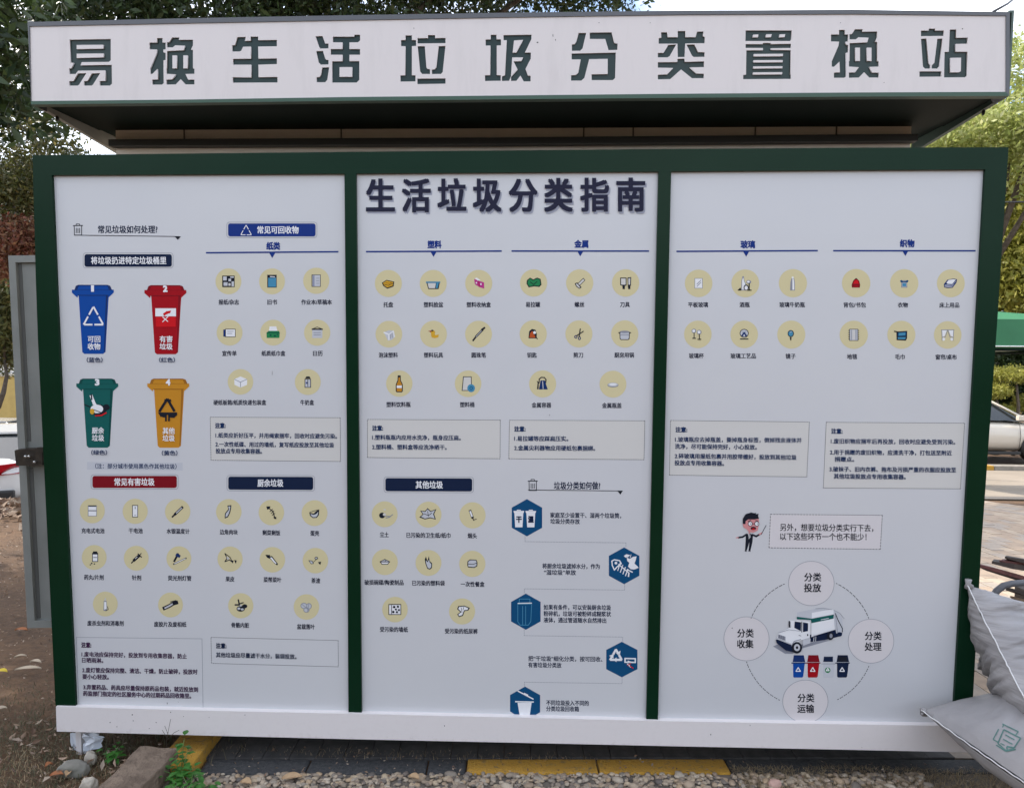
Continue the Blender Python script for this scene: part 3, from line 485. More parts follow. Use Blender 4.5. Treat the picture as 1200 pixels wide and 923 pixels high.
# ---- item icons: (panel, x, y, radius, caption, caption x, caption y, caption width, drawing)
def L(*a): return ('l',) + a
def P(c, *pts): return ('p', c, pts)
def Z(c, x, y, rx, ry=None): return ('e', c, x, y, rx, ry or rx)
def W(c, wd, *pts): return ('l', c, wd, pts)
def bx(c, x0, y0, x1, y1): return P(c, (x0, y0), (x1, y0), (x1, y1), (x0, y1))
IC = [
 (0,267.7,329.7,15.2,'报纸/杂志',268,354,24,[bx('k',-7,-6.5,7,6.5),bx('l',-6,-5.5,-2,-1),bx('l',0,-3,3,0),bx('l',3.5,0,6.2,5.8),bx('l',-5.5,1,-1,5),bx('l',2,-5.6,6,-4),bx('e',0,2,2.4,5)]),
 (0,318.8,329.7,15.2,'旧书',319,354,11.5,[bx('k',-5.4,-7.4,5.2,7),bx('c',-4.4,-4,4.6,6.2),W('w',1,(-2,-5.6),(3,-5.2))]),
 (0,370.6,329,15.4,'作业本/草稿本',371,354,36,[bx('k',-5.2,-7,5,6.8),bx('l',-4.2,-6.4,4.4,6.2),W('b',.9,(-2.8,-6),(-2.8,6)),W('a',.6,(0,-3),(3.4,-3)),W('a',.6,(0,0),(3.4,0)),W('a',.6,(0,3),(3.4,3))]),
 (0,269,389.7,15.2,'宣传单',268.8,414,17,[bx('D',-7,-3.5,-3,4.5),bx('k',-5,-4.3,6.8,5),bx('w',-4.2,-3.6,6.2,4.4),W('a',.7,(-2.5,-1.5),(4.5,-1.5)),W('a',.7,(-2.5,1),(3,1)),W('b',.8,(-6,-3),(-6,4))]),
 (0,320.1,389.7,15.2,'纸质纸巾盒',320.4,414,28,[P('w',(-4,-7),(3.5,-7),(5,-1),(-5,-1)),P('g',(-7.5,0),(-5,-2),(6.5,-2),(7.5,0),(7,6),(-7.3,6)),W('T',1,(-7,0),(7,0)),Z('T',-3,3,1.3,.9),Z('T',2,3.6,1.5,.8),Z('T',5,2.2,.9,.7)]),
 (0,371.7,389.7,15.4,'日历',372.5,414,11.5,[W('k',.8,(-5,-4.5),(0,-6.5),(5,-4.5)),bx('l',-5.6,-4,5.8,6),bx('k',-6.2,-4.6,6.3,-3),W('a',.7,(-4,0),(4,0)),W('a',.7,(-4,2.6),(4,2.6))]),
 (0,281.8,447.3,15,'硬纸板箱/纸质快递包装盒',281,471.5,62,[P('w',(-7,-3),(0,-6),(7.5,-3),(7.3,3.5),(0,6.4),(-6.8,3.2)),W('a',.7,(-7,-3),(0,.4),(7.5,-3)),W('a',.7,(0,.4),(0,6))]),
 (0,360.7,447.5,15.2,'牛奶盒',360,471.5,16,[bx('k',-3.6,-3.6,3.6,6.4),bx('l',-2.8,-2.8,2.8,5.6),P('k',(-3,-4),(-1.6,-6.3),(2,-6.3),(3.2,-4)),W('k',.7,(0,-2.5),(0,5)),bx('b',-2,0,-.5,2)]),
 (0,108.1,598.1,14.8,'充电式电池',109,621.5,27,[bx('w',-4.6,-5.8,4.8,6.2),bx('k',-4.8,-6,5,-4.6),W('k',.9,(-4.6,0),(4.8,0)),W('a',.6,(-4.8,-6),(-4.8,6.2),(5,6.2),(5,-6))]),
 (0,158.4,598.8,14.8,'干电池',159,621.5,16.5,[bx('k',-3.4,-7,3.2,6.8),bx('w',-2.7,-6.2,2.5,6.1),W('k',.8,(0,-5),(0,-3)),W('a',.6,(-1,4.5),(1,4.5))]),
 (0,208.2,599.2,14.9,'水银温度计',208.7,622,27,[W('k',3,(-3,3),(5.4,-5)),W('l',1.2,(-1.5,1.6),(4.6,-4.2)),W('k',1.8,(-6.3,6.2),(-3,3))]),
 (0,110.4,652.8,14.6,'药丸/片剂',110,676,23,[bx('k',-2.4,-5.2,4.4,5),bx('w',-1.6,-3.4,3.6,4.2),bx('k',-1.4,-6.8,3.4,-5.2),W('k',.7,(-1,0),(3,0)),Z('k',-3,7,1,.9),Z('k',.2,7.6,.9,.8),Z('k',-4.6,8.6,.8,.7)]),
 (0,159.7,653.7,14.6,'针剂',160,676.5,11,[W('k',3.4,(-2.6,2.4),(3.4,-3)),W('k',1.4,(-5.6,5.6),(-2,2)),W('k',1.3,(2,-5),(6,-1.2)),W('k',1,(3.4,-3),(5.8,-5.6)),W('w',.7,(-1,.4),(1,-1.4))]),
 (0,209.6,654.2,14.6,'荧光剂灯管',210.5,677,27.5,[W('k',2.4,(-5.4,3),(-1,-5.4)),W('D',3.4,(-2.4,-4.4),(.4,-2.8)),W('k',1.8,(-6,6.4),(8.4,-.4)),W('w',.9,(-5,5.9),(7.6,0))]),
 (0,123.4,707.3,14.6,'废杀虫剂和消毒剂',123.6,729.8,42.5,[P('a',(-1.8,-3.5),(1.4,-3.5),(2,6),(.8,8),(-2.2,7.4)),P('w',(-1.2,-2.4),(1,-2.4),(1.4,5.4),(-1.4,6.4)),P('l',(-1.2,-4),(0,-7.5),(1,-4)),W('k',.7,(2.6,3),(3.4,6.4),(.6,8))]),
 (0,199.8,708.4,14.6,'废胶片及废相纸',199.5,731,38,[W('k',4.4,(-7.6,4),(-1.5,1.2),(3,-1.4),(7.4,-2.8)),W('l',1.8,(-6.4,3.6),(-1.5,1.2),(2,-1)),W('k',1,(0,-3.6),(6.5,-5.2))]),
 (0,268.1,599.4,15,'边角肉块',268,623,21,[P('k',(-1.6,-7),(3,-7.6),(2.6,-3.4),(1.6,1),(-.8,6),(-4.6,7.6),(-4.4,2),(-.6,-3)),P('l',(-.6,-6),(1.8,-6.2),(1.4,-3),(.4,1),(-1.6,5),(-3.8,6),(-3.2,2),(.4,-2.4))]),
 (0,318,600.2,15,'剩菜剩饭',318,623.8,21,[P('k',(-5.8,-6.8),(-1,-7),(-2,-4),(-4.6,-3.2)),W('k',1.1,(-3,-5),(2,-1),(3.6,5)),W('k',.8,(-1.8,-1),(1.4,-3.8)),W('k',.8,(-.2,1),(3,-1.8)),W('k',.8,(1,3),(4.2,1)),P('k',(2.2,5),(5.4,5),(5.6,7.4),(3.2,7))]),
 (0,368.6,600.9,15.2,'蛋壳',368.8,624.4,10.5,[P('k',(-6,-.6),(-1,.6),(1.6,-2),(5.4,-4.4),(5,2),(2.5,5.4),(-2,5.6),(-5.2,3)),P('l',(-4.6,1),(-1,2),(2,1),(4.2,-1.6),(3.6,2),(1.8,4.4),(-1.8,4.6),(-4,2.6)),W('k',.7,(-5.6,-1),(3.5,-3.6))]),
 (0,269.6,654.7,14.8,'果皮',269.5,678,10.5,[W('k',1.1,(-6,-6.5),(-3.6,-1),(-6,3),(-.6,1),(2,3)),W('k',.9,(-6,-6.5),(0,-2),(2,2)),P('k',(1,2),(4,1.4),(3,5)),P('k',(4.5,1),(7.5,1.6),(6.5,5.4)),P('l',(-4,-3),(-1,-1),(-2,.6),(-3.4,0))]),
 (0,319.2,655.5,15,'菜帮菜叶',319.3,678.8,21,[P('k',(-8,-5.6),(-2.5,-5.4),(-3,-1),(-6,-2.4)),P('k',(-4.5,-3.5),(-.5,-4.2),(6.4,4.8),(5.4,6.4),(2,4)),P('w',(-2.8,-2.4),(-.8,-2.8),(4.6,4),(4,4.8),(1.6,3)) ]),
 (0,369.6,656.5,15,'茶渣',370,679.8,10.5,[P('k',(-8,-.4),(-3.6,0),(-1.6,3.6),(-5,4)),P('l',(-6.8,.4),(-4,.7),(-2.6,3),(-4.8,3.2)),Z('k',1,-2.8,2,1.7),Z('l',1,-2.8,1.2,.9),P('k',(3,1.6),(6.6,1.2),(5.6,4.6),(4,3.6)),W('k',.6,(-2.6,2),(.8,-1))]),
 (0,282.1,709.3,14.8,'骨骼内脏',281.5,732,21,[W('k',1.8,(-2.8,-6.8),(-1.6,-1),(-6.5,-1)),W('k',1.4,(-2,-2),(3,-3.6)),Z('k',4.6,.6,3.2,2.4),Z('k',0,3.6,5,3.4),Z('l',-2.2,3.4,1.8,1.4),Z('l',1.8,4.2,1.8,1.2),Z('l',0,0,1.3,1)]),
 (0,359.1,710.8,15,'盆栽落叶',358.5,733.8,21,[Z('a',-3,-1.4,4,3.6),Z('l',-3,-1.4,3.2,2.8),Z('a',3,-1,3.2,3.6),Z('l',3,-1,2.4,2.8),Z('a',0,3.6,3.6,3),Z('l',0,3.6,2.8,2.2),W('a',.7,(-5,-3),(3,4)),W('a',.7,(3,-4),(1,6))]),
 (1,455.1,332.1,15.9,'托盘',455,357,11.5,[P('k',(-7.4,-.6),(-2,-4),(6.6,-2),(6,3.4),(-1,6),(-5.6,3)),P('Y',(-6,-.4),(-2,-3),(5.4,-1.4),(4.8,2.4),(-1,4.6),(-4.6,2.4)),W('k',.7,(-5,1),(0,2.4),(5,0)),W('U',.8,(-3,-1),(1,0),(3.6,-1))]),
 (1,507.7,332.1,15.9,'塑料脸盆',508,357,23,[P('k',(-8,-2),(7.6,-2),(6,6.4),(-5.6,6.4)),P('e',(-6.4,-.4),(3,-.4),(2,5.4),(-5,5.4)),P('c',(3.6,-.4),(6.2,-.4),(5,5.4),(2.8,5.4)),W('c',1.6,(-8,-1.4),(7.8,-1.4))]),
 (1,561,332,15.9,'塑料收纳盒',561,357,28.5,[P('m',(-5.2,-5),(0,-3),(6,-1),(6.2,6),(1,4.4),(-4.4,1)),P('w',(-4.6,-5.6),(-2,-6.4),(2,-3.4),(-1,-3)),W('r',.8,(0,-3),(.6,4)),Z('w',2.6,1,.8,1.2),Z('w',-2.8,-.6,.8,1)]),
 (1,625.3,331.5,16,'易拉罐',624.5,356.8,17,[P('k',(-7.6,-3),(-4,-6),(-.4,-4),(4,-6),(8,-4.4),(9,2),(6.4,4.6),(1,4),(-5.4,5),(-8,1)),P('g',(-6.4,-2.6),(-3.8,-4.8),(-.6,-2.8),(4,-4.8),(7,-3.6),(7.8,1.4),(5.6,3.4),(1,2.8),(-4.8,3.8),(-6.8,.8)),W('k',.8,(-3.6,-1),(0,2),(4,-1.6))]),
 (1,679.3,331.5,16,'螺丝',679,356.8,11.5,[W('k',3.6,(-1.6,2.4),(4.6,-3.6)),W('e',2.2,(-1.6,2.4),(4.4,-3.4)),P('k',(-5.4,.6),(-2.8,-.6),(2.2,5),(-.4,6.6),(-4,4)),P('e',(-4.4,1.4),(-3,.8),(.8,5),(-.6,5.6),(-3,3.6))]),
 (1,733.2,331.5,16.1,'刀具',732.3,356.8,11.5,[P('k',(-6.2,-6),(1,-6),(1,2.8),(-.8,3.6),(-.8,7),(-3.6,7),(-3.6,3.4),(-6.2,2.6)),P('e',(-5.2,-5),(0,-5),(0,2),(-5.2,2)),P('k',(2,-6),(6.2,-6.6),(6,2.6),(5.4,3.6),(5.2,7),(2.8,7),(2.4,3)),P('e',(3,-5),(5.2,-5.4),(5,2),(3.2,2))]),
 (1,455.7,391.5,15.7,'泡沫塑料',455,416,22.5,[P('l',(-5.6,-2),(0,-4.4),(5.6,-4),(7,3),(3,6.4),(-1,7.4)),W('w',1.6,(-5.6,-2),(0,.4),(0,6.4)),W('w',1.2,(0,.4),(5.4,-3.6),(6.4,3)),W('a',.6,(1.6,0),(1.8,5)),W('a',.6,(3.6,-1.4),(4,4))]),
 (1,508,391.5,15.8,'塑料玩具',508,416,22.5,[Z('Y',-.6,-2,2.6,2.6),P('Y',(-3,0),(1,-1),(2,1.2),(6,.2),(5.4,3.4),(1.6,4.6),(-2,3.6)),P('r',(-6.2,-3.4),(-2.6,-4),(-2.6,-2)),Z('k',-1.4,-4.2,1.5,.9)]),
 (1,560.8,391.5,15.8,'圆珠笔',561,416,17,[W('k',2,(-6.4,7.4),(-2,1.6)),W('k',2.6,(-2.6,2.4),(4.6,-5)),W('k',2.2,(4,-5.4),(7,-7.4)),W('l',.7,(-3,3),(3.4,-4))]),
 (1,624.9,391.2,16,'钥匙',623.4,416,11.5,[P('k',(-5.4,5),(-4.6,-3),(-1.6,-5.6),(2.6,-4.6),(4,0),(3.8,5)),P('O',(-4.4,4),(-3.4,-1),(-1,-3.4),(1,1),(2.4,2.6),(1.8,4.4)),Z('w',1.6,-1.6,1.7,1.7),W('k',1,(2.6,2),(4.8,6))]),
 (1,678.4,391.2,15.9,'剪刀',677.6,416,11.5,[Z('D',-3.6,3.4,2,2),Z('s',-3.6,3.4,.9,.9),Z('D',.6,5,1.8,2.2),Z('s',.6,5,.8,1),W('k',1.2,(-2.4,2),(5.2,-3)),W('k',1.2,(.4,3),(1.6,-6))]),
 (1,732.1,391.2,16,'厨房用锅',731.5,416,23,[P('k',(-6,-2),(5.8,-2),(5.4,5.6),(4,6.8),(-4.4,6.8),(-5.6,5.6)),P('l',(-5.2,-1.4),(5,-1.4),(4.6,5),(3.6,6),(-4,6),(-4.8,5)),Z('a',0,-2.4,6,1.4),W('k',1.1,(-7,-1.4),(-5.4,-1.4)),W('k',1.1,(5.2,-1.4),(7,-1.4)),W('a',.7,(-5,1),(5,1))]),
 (1,467.9,449.3,15.5,'塑料饮料瓶',467,473.8,28.5,[P('k',(-1.8,-9.2),(1.6,-9.2),(1.8,-3.6),(4,1),(4,8.6),(3,9.8),(-3,9.8),(-4,8.6),(-4,1),(-2,-3.6)),P('y',(-.8,-7),(.8,-7),(.9,-3.4),(2.9,1),(2.9,8),(2.4,8.8),(-2.4,8.8),(-2.9,8),(-2.9,1),(-1,-3.4)),bx('w',-2.9,2.2,2.9,5)]),
 (1,548.5,449.5,15.6,'塑料桶',547.5,474,17,[P('k',(-5.6,-8.2),(4,-8.2),(4.4,8),(-7.2,8)),P('e',(-4.8,-7.4),(3.2,-7.4),(3.6,7.2),(-6.2,7.2)),Z('c',3.6,5.2,4.6,4.8),Z('h',3.6,5.2,2,2.1),Z('c',3.6,5.2,1.2,1.2)]),
 (1,635.9,449.7,15.9,'金属容器',634.5,474.6,23,[W('k',1.3,(-4.2,-1),(-4,-5.6),(-1.6,-7.6),(2,-7.4),(4,-5),(3.6,-1.6)),P('D',(-2.4,-4),(2.4,-4),(5.8,6.2),(-4.2,6.2)),P('k',(-5.6,-2),(-4.2,-2.6),(-4.6,6),(-6.4,6)),W('l',.9,(0,-3),(.6,5.6)),W('k',1,(-6.4,-3),(-5,-1))]),
 (1,718.3,450,15.8,'金属瓶盖',717,475,23,[Z('a',0,1,6.6,2.8),Z('l',0,.6,6,2.2),Z('w',0,.2,4.4,1.3),W('a',.7,(-6,1.6),(-3,3),(3,3),(6,1.6))]),
 (1,450.8,602.2,15.2,'尘土',450.3,626,10.5,[Z('k',-3,1.4,3.6,3.4),Z('e',-.4,.4,1.8,1.6),Z('k',-3.4,1.6,1.6,1.6),W('a',1,(1.6,4.4),(5.6,3.4),(9.4,.4)),W('a',.8,(0,2),(7,2.6)),Z('e',0,-5.4,1.4,1)]),
 (1,502.1,602.7,15.3,'已污染的卫生纸/纸巾',502,626.8,52,[P('k',(-9.4,-4.6),(-4,-4),(-1,-7.4),(2.6,-4),(9,-6.4),(6.4,-.6),(8.4,5.6),(2,4),(-4,5.4),(-10.4,3),(-6.6,-.4)),P('l',(-8,-3.8),(-3.6,-3),(-1,-6),(2.2,-3),(7.4,-5),(5.2,-.6),(7,4.4),(1.8,3),(-4,4.4),(-8.4,2.2),(-5.4,-.4)),W('k',.7,(-5,-1),(0,1),(4,-2)),W('k',.6,(-1,-4),(0,2))]),
 (1,553.7,603.5,15.4,'烟头',553.5,627.3,11,[W('k',3,(-2.8,-5.2),(0,2.6)),W('w',1.9,(-2.6,-4.4),(-.6,1)),W('k',1,(0,3),(1.6,6)),W('k',.8,(1,5.4),(4.6,4.4))]),
 (1,451,658.3,15.2,'破损碗碟/陶瓷制品',450,682,46,[P('k',(-6,-.6),(0,-3.6),(6,-.6),(3.4,2.8),(-3.4,2.8)),P('w',(-4.6,.2),(4.6,.2),(2.8,2),(-2.8,2)),P('l',(-4.4,-.8),(0,-2.6),(4.4,-.8)),W('k',.5,(0,-3),(.8,-1))]),
 (1,502.1,659.2,15.2,'已污染的塑料袋',502,682.8,38.5,[P('k',(-4.2,-4),(-2.8,-7.4),(-1.2,-2),(.4,-7.6),(1.6,-2),(4.2,.6),(4,5.6),(1.6,7.6),(-1.4,6.4),(-3.4,1)),P('l',(-3,-3),(-1,-.6),(.8,-4),(1.2,-.8),(3.2,1.4),(3,5),(1.2,6.4),(-.8,5.4),(-2.4,1))]),
 (1,553.5,660.3,15.4,'一次性餐盒',553.8,684,28,[P('k',(-5.4,-3),(-2.4,-5),(4.6,-4.6),(5.8,-1.6),(5.6,2.6),(2.4,4.6),(-5,4),(-5.8,1)),P('l',(-4.4,-2.6),(-2,-4),(4,-3.8),(4.8,-1.6),(4.6,2),(2,3.6),(-4.4,3),(-4.8,1)),W('k',.7,(-5,.2),(1,.6),(5,-1))]),
 (1,462.9,713.8,15,'受污染的墙纸',461.6,737,33,[bx('k',-7.4,-6.2,7,6),bx('w',-6.6,-5.2,6.2,5.2),Z('k',-1,-3,1.5),Z('k',3.4,-3.4,1.4),Z('k',-2,2.8,1.4),Z('k',2.2,3,1.3),Z('k',4.6,.6,1.2),Z('k',1,-.2,1.2),W('k',.7,(-4,-5),(-4,5))]),
 (1,541.5,716,15.3,'受污染的纸尿裤',540.5,739,38.5,[P('k',(-4.4,-6),(2.6,-6.6),(8.8,-4),(7,-1),(3,-.4),(1,5),(-3.4,6.4),(-5.6,3.4),(-2,.6),(-5.6,-2.6)),P('w',(-3.4,-5),(2.4,-5.6),(7,-3.6),(6,-1.8),(2.2,-1.4),(.2,4),(-3.2,5.2),(-4.2,3.4),(-.6,.6),(-4.2,-2.8)),W('k',.6,(-1,-4),(0,1)),W('k',.6,(2,-5),(1,-2))]),
 (2,818.7,332,16.2,'平板玻璃',818,357,23.5,[bx('a',-4.6,-5.8,4.6,5.8),bx('w',-4,-5.2,4,5.2),W('a',.8,(-2,1),(2.6,-3.6)),W('a',.8,(-2,3.6),(2.6,-1))]),
 (2,873.4,332,16.4,'酒瓶',872.6,357,12,[P('a',(-3.2,-8),(-1.6,-8),(-1,-3),(.8,1),(.6,8),(-4.6,8),(-4.4,-3)),P('w',(-2.8,-6),(-2,-6),(-1.6,-3),(0,1),(-.2,7.2),(-3.8,7.2),(-3.6,-3)),Z('a',4,-1.6,3,2.2),Z('w',3.6,-1.8,1.7,1.2),P('k',(-9,8),(-5.4,4.6),(-4.4,8)),W('k',1.2,(4.6,0),(4.6,8)),W('k',1.1,(3,8),(7,8)),Z('k',1,4.8,3,3.4),Z('w',1,5.2,2,2.4)]),
 (2,929.2,331.8,16.6,'玻璃牛奶瓶',928.3,357,30,[P('a',(-1.6,-5.6),(1.4,-5.6),(2.2,-1),(2.4,8.2),(-3.2,8.2),(-2.8,-1)),P('w',(-.6,-5),(.8,-5),(1.4,-1),(1.5,7.4),(-.6,7.4)),Z('w',-.2,-6.6,1.2,1.2)]),
 (2,817.8,391.7,16.2,'玻璃杯',816,416.8,17.5,[Z('a',-4.6,-4,2.8,2.6),Z('w',-4.8,-4,1.8,1.7),W('k',1,(-4.4,-1.6),(-4.4,4.4)),W('k',1.1,(-6,4.6),(-2.6,4.6)),Z('a',1.6,-2.6,2.8,2.7),Z('w',1.4,-2.6,1.8,1.8),W('k',1,(1.8,0),(1.8,5.6)),W('k',1.1,(0,5.8),(3.6,5.8))]),
 (2,872.1,391.7,16.2,'玻璃工艺品',871,417,30,[Z('k',0,-1.2,5.4,5.2),Z('l',0,-1.2,4.5,4.3),P('D',(-3,.8),(0,-3),(3,.8),(3,2.2),(-3,2.2)),bx('l',-.8,.2,.8,2.2),P('k',(-4.4,4.6),(4.4,4.6),(5,5.8),(-5,5.8)),W('h',.6,(-2,-2.4),(2,-2.4))]),
 (2,927.3,392,16.5,'镜子',926.5,417.3,12,[Z('k',-.6,-1.2,3.8,4.2),Z('c',-.6,-1.2,2.8,3.2),P('k',(-1.6,3),(.4,3),(0,6.4),(-1.2,6.4)),W('l',.6,(-1.4,-2.6),(.2,-3.4))]),
 (2,1003.3,331.8,16.7,'背包/书包',1001.6,357.3,26.5,[P('d',(-3.4,-2.8),(-1.4,-4.8),(1.4,-4.8),(3.4,-2.8),(4.6,2),(4.2,5),(-4.8,5),(-5.2,2)),P('R',(-2.6,-2),(-1,-3.6),(1,-3.6),(2.6,-2),(3,1),(-3.2,1)),bx('r',-2.4,1.8,2.4,4.4),W('k',.7,(-1,-5),(0,-5.6),(1,-5)),W('k',.6,(-2,1.4),(2,1.4))]),
 (2,1059.6,332,16.7,'衣物',1058,357.3,12,[P('a',(-3,-3.4),(3,-3.4),(3.6,4.8),(-3.4,4.8)),P('h',(-4.8,-3),(-3,-3.8),(-1,-2),(1.6,-2.2),(3.4,-3.8),(5,-3),(4,-1),(-3.8,-1)),bx('l',-2.4,-.6,2.6,4),bx('c',-2,-.2,2.2,3.4)]),
 (2,1114.3,332,16.4,'床上用品',1112.5,357.5,23.5,[P('D',(-8,1),(-4,-4),(3,-5.4),(7,-4.6),(6.4,-1),(2,5),(-4,5.4),(-7.6,4.6)),P('w',(-5,-.6),(-2.6,-3.8),(3,-4.6),(5.6,-4),(1.4,.8),(-3.6,.6)),P('l',(-7,1.8),(-3.6,1.6),(1,2),(5.6,-2.4),(5.4,-1.2),(1.4,4),(-4,4.2),(-6.8,3.6)),W('b',.7,(-6.6,2.8),(1,3.2),(5.4,-1.2))]),
 (2,1000.5,392.2,16.6,'地毯',998.5,417.8,12,[bx('k',-5,-6.6,5,6.8),bx('l',-4.4,-6,4.4,6.2),bx('e',-1.6,-5.6,1.4,5.8),W('a',.6,(-2.6,-5.6),(-2.6,5.8)),W('a',.6,(2.6,-5.6),(2.6,5.8))]+[W('k',.8,(s*4.8,y),(s*6,y)) for s in (-1,1) for y in (-5,-2.5,0,2.5,5)]),
 (2,1056.3,392.2,16.5,'毛巾',1054.6,418,11.5,[P('k',(-5.6,-3.6),(6.6,-4.4),(6.4,4),(5,6.6),(-5.4,6)),P('h',(-4,-2.4),(5.6,-3.2),(5.4,1.4),(-4,1.8)),P('c',(-3,-2),(4.6,-2.6),(4.4,.6),(-3,1)),P('c',(-4,2.8),(5,2.6),(4.4,5),(-4,4.8)),W('k',1.4,(-8,-4),(-5,-3.4))]),
 (2,1110.6,392.4,16.2,'窗帘/桌布',1108.8,418.3,25,[W('a',.9,(-7.4,-5.8),(7.4,-5.8)),P('w',(-7,-5.2),(-1,-5.2),(-3.4,1),(-6.6,2.6)),P('w',(7,-5.2),(1,-5.2),(3.4,1),(6.6,2.6)),W('a',.7,(-7,-5.2),(-6.4,2.8),(-2.6,2),(-.4,-5)),W('a',.7,(7,-5.2),(6.4,2.8),(2.6,2),(.4,-5)),Z('w',-4.8,5,1.8,1.8),Z('w',4.8,5,1.8,1.8),W('a',.5,(-6.5,6.6),(-6.5,3)),W('a',.5,(6.5,6.6),(6.5,3))]),
]
for p, x, y, rr, cap, cx, cy, cw, dr in IC:
    q = Print('item_icon', p); q.ell(x, y, rr, rr, 's', 32)
    for a in dr:
        if a[0] == 'p': q.poly([(x + b * 1.04, y + c * 1.04) for b, c in a[2]], a[1])
        elif a[0] == 'e': q.ell(x + a[2], y + a[3], a[4], a[5], a[1], 12)
        else: q.line([(x + b, y + c) for b, c in a[3]], a[2], a[1])
    q.done()
    Print('caption', p).text(cap, cx - cw / 2, cx + cw / 2, cy, 'q', 6.0, cy + (.3 if y > 560 else 0), bold=.026).done()

# ---- panel 3 lower part
def C5(x, y): return (840 + x / 5.4545, 590 + y / 5.4545)
q = Print('presenter_picture', 2); c5 = lambda *p: [C5(*a) for a in p]
q.poly(c5((185, 195), (212, 188), (232, 200), (228, 245), (215, 300), (203, 298), (208, 245), (192, 298), (180, 300), (184, 240)), 'k')
q.line(c5((190, 196), (165, 212), (138, 216)), 2.2, 'k').line(c5((228, 198), (252, 208), (272, 196)), 2.2, 'k').line(c5((138, 216), (124, 217)), 1.1, 'p').line(c5((272, 196), (288, 186)), 1.6, 'p').line(c5((284, 196), (315, 138)), .7, 'k')
q.line(c5((180, 301), (190, 303)), .9, 'k').line(c5((203, 301), (214, 303)), .9, 'k')
q.poly(c5((200, 190), (212, 188), (214, 215), (204, 225)), 'w').line(c5((208, 192), (206, 218)), .8, 'k')
q.poly(c5((176, 100), (268, 92), (270, 130), (262, 170), (235, 184), (205, 180), (188, 160), (172, 152), (166, 130)), 'p')
q.poly(c5((166, 126), (166, 95), (185, 66), (220, 55), (240, 60), (252, 58), (250, 68), (268, 62), (264, 78), (270, 95), (240, 100), (200, 100), (184, 112), (184, 128), (174, 130)), 'k')
for a in (214, 256): q.ell(*C5(a, 128), 2.8, 2.9, 'k').ell(*C5(a, 128), 2.1, 2.2, 'w').ell(*C5(a + 3, 128), .6, .6, 'k')
q.line(c5((228, 128), (242, 128)), .7, 'k').line(c5((200, 112), (218, 106)), .8, 'k').line(c5((248, 107), (262, 110)), .8, 'k').ell(*C5(234, 157), 3.2, 1.9, 'k').ell(*C5(234, 161), 1.8, .9, 'R').poly(c5((205, 178), (212, 176), (212, 192), (202, 190)), 'p'); q.done()
q = Print('speech_box', 2); bxq = [(902.9, 602.3), (1034, 603.4), (1031.6, 643.3), (901.2, 641.5)]
q.poly(bxq, 'E').dash(bxq, 'k', 2, 1.5, .7); q.text('另外，想要垃圾分类实行下去，', 914, 1023.5, 617.5, 'k', 8.4, 618.4, bold=.012, res=3).text('以下这些环节一个也不能少！', 914, 1015.5, 628.2, 'k', 8.4, 628.8, bold=.012, res=3); q.done()
q = Print('ring_line', 2); cc = (948, 751)
def arc(a0, a1, rr):
    n = int(abs(a1 - a0) / 4); return [(cc[0] + rr * math.cos(R(a0 + (a1 - a0) * k / n)), cc[1] - rr * math.sin(R(a0 + (a1 - a0) * k / n))) for k in range(n + 1)]
for a0, a1, r0 in ((21, 65, 75), (113, 159, 73), (198, 244, 77), (296, 338, 76)):
    ps = arc(a0, a1, r0)
    for i in range(len(ps) - 1):
        (xa, ya), (xb, yb) = ps[i], ps[i + 1]
        q.dash([(xa, ya), (xb, yb)], 'k', 1.8, 1.5, .75, False); q.l -= 1
q.done()
for cx, cy, rx, ry, t1, t2, x0, x1, y1 in ((950.8, 683.2, 27, 26.2, '分类', '投放', 942.3, 962.5, 675.8), (874.8, 748, 26.8, 26, '分类', '收集', 863.9, 883.3, 741.4), (1020.7, 750.8, 27, 26, '分类', '处理', 1013.4, 1033.2, 744.6), (943.8, 821.3, 26.8, 25.2, '分类', '运输', 934.6, 954.4, 817.2)):
    q = Print('ring_circle', 2); q.ell(cx, cy, rx, ry, 'E', 48).ring(cx, cy, rx, ry, .5, 'a', 48); q.text(t1, x0, x1, y1, 'k', 9.8, res=3, bold=.02).text(t2, x0 - .2, x1 - .2, y1 + 12.6, 'k', 9.8, res=3, bold=.02); q.done()
def C9(*p): return [(895 + x / 9.229, 700 + y / 9.229) for x, y in p]
q = Print('lorry_picture', 2)
q.poly(C9((100, 525), (180, 490), (340, 520), (640, 455), (720, 460), (420, 545), (310, 606), (230, 605)), 'a')
q.poly(C9((500, 400), (780, 345), (850, 380), (830, 415), (700, 450), (500, 480)), 'n')
q.poly(C9((360, 160), (400, 150), (520, 160), (525, 240), (360, 235)), 'l').poly(C9((520, 165), (540, 140), (730, 125), (755, 135), (770, 350), (600, 400), (515, 430)), 'w').poly(C9((400, 150), (560, 118), (730, 125), (520, 162)), 'l')
q.poly(C9((358, 205), (520, 225), (758, 180), (755, 225), (515, 275), (510, 240), (358, 232)), 'G').line(C9((620, 238), (700, 222)), .9, 'l')
q.poly(C9((755, 135), (800, 150), (850, 230), (858, 350), (830, 390), (785, 385), (765, 300)), 'l').line(C9((775, 170), (805, 245), (850, 330), (850, 370)), 1, 'k').line(C9((760, 135), (820, 165), (870, 225)), .5, 'a').line(C9((775, 180), (790, 300), (800, 390)), .6, 'a').line(C9((560, 118), (640, 112), (735, 128)), .5, 'a')
q.poly(C9((275, 245), (400, 250), (500, 260), (500, 430), (400, 460), (300, 520), (140, 450), (160, 380), (270, 330)), 'w').poly(C9((335, 255), (405, 265), (402, 360), (330, 325)), 'n').poly(C9((270, 250), (285, 250), (285, 325), (270, 320)), 'k').poly(C9((425, 265), (480, 275), (478, 360), (425, 370)), 'n').line(C9((412, 260), (412, 372)), .9, 'k').line(C9((290, 262), (292, 322)), .6, 'a')
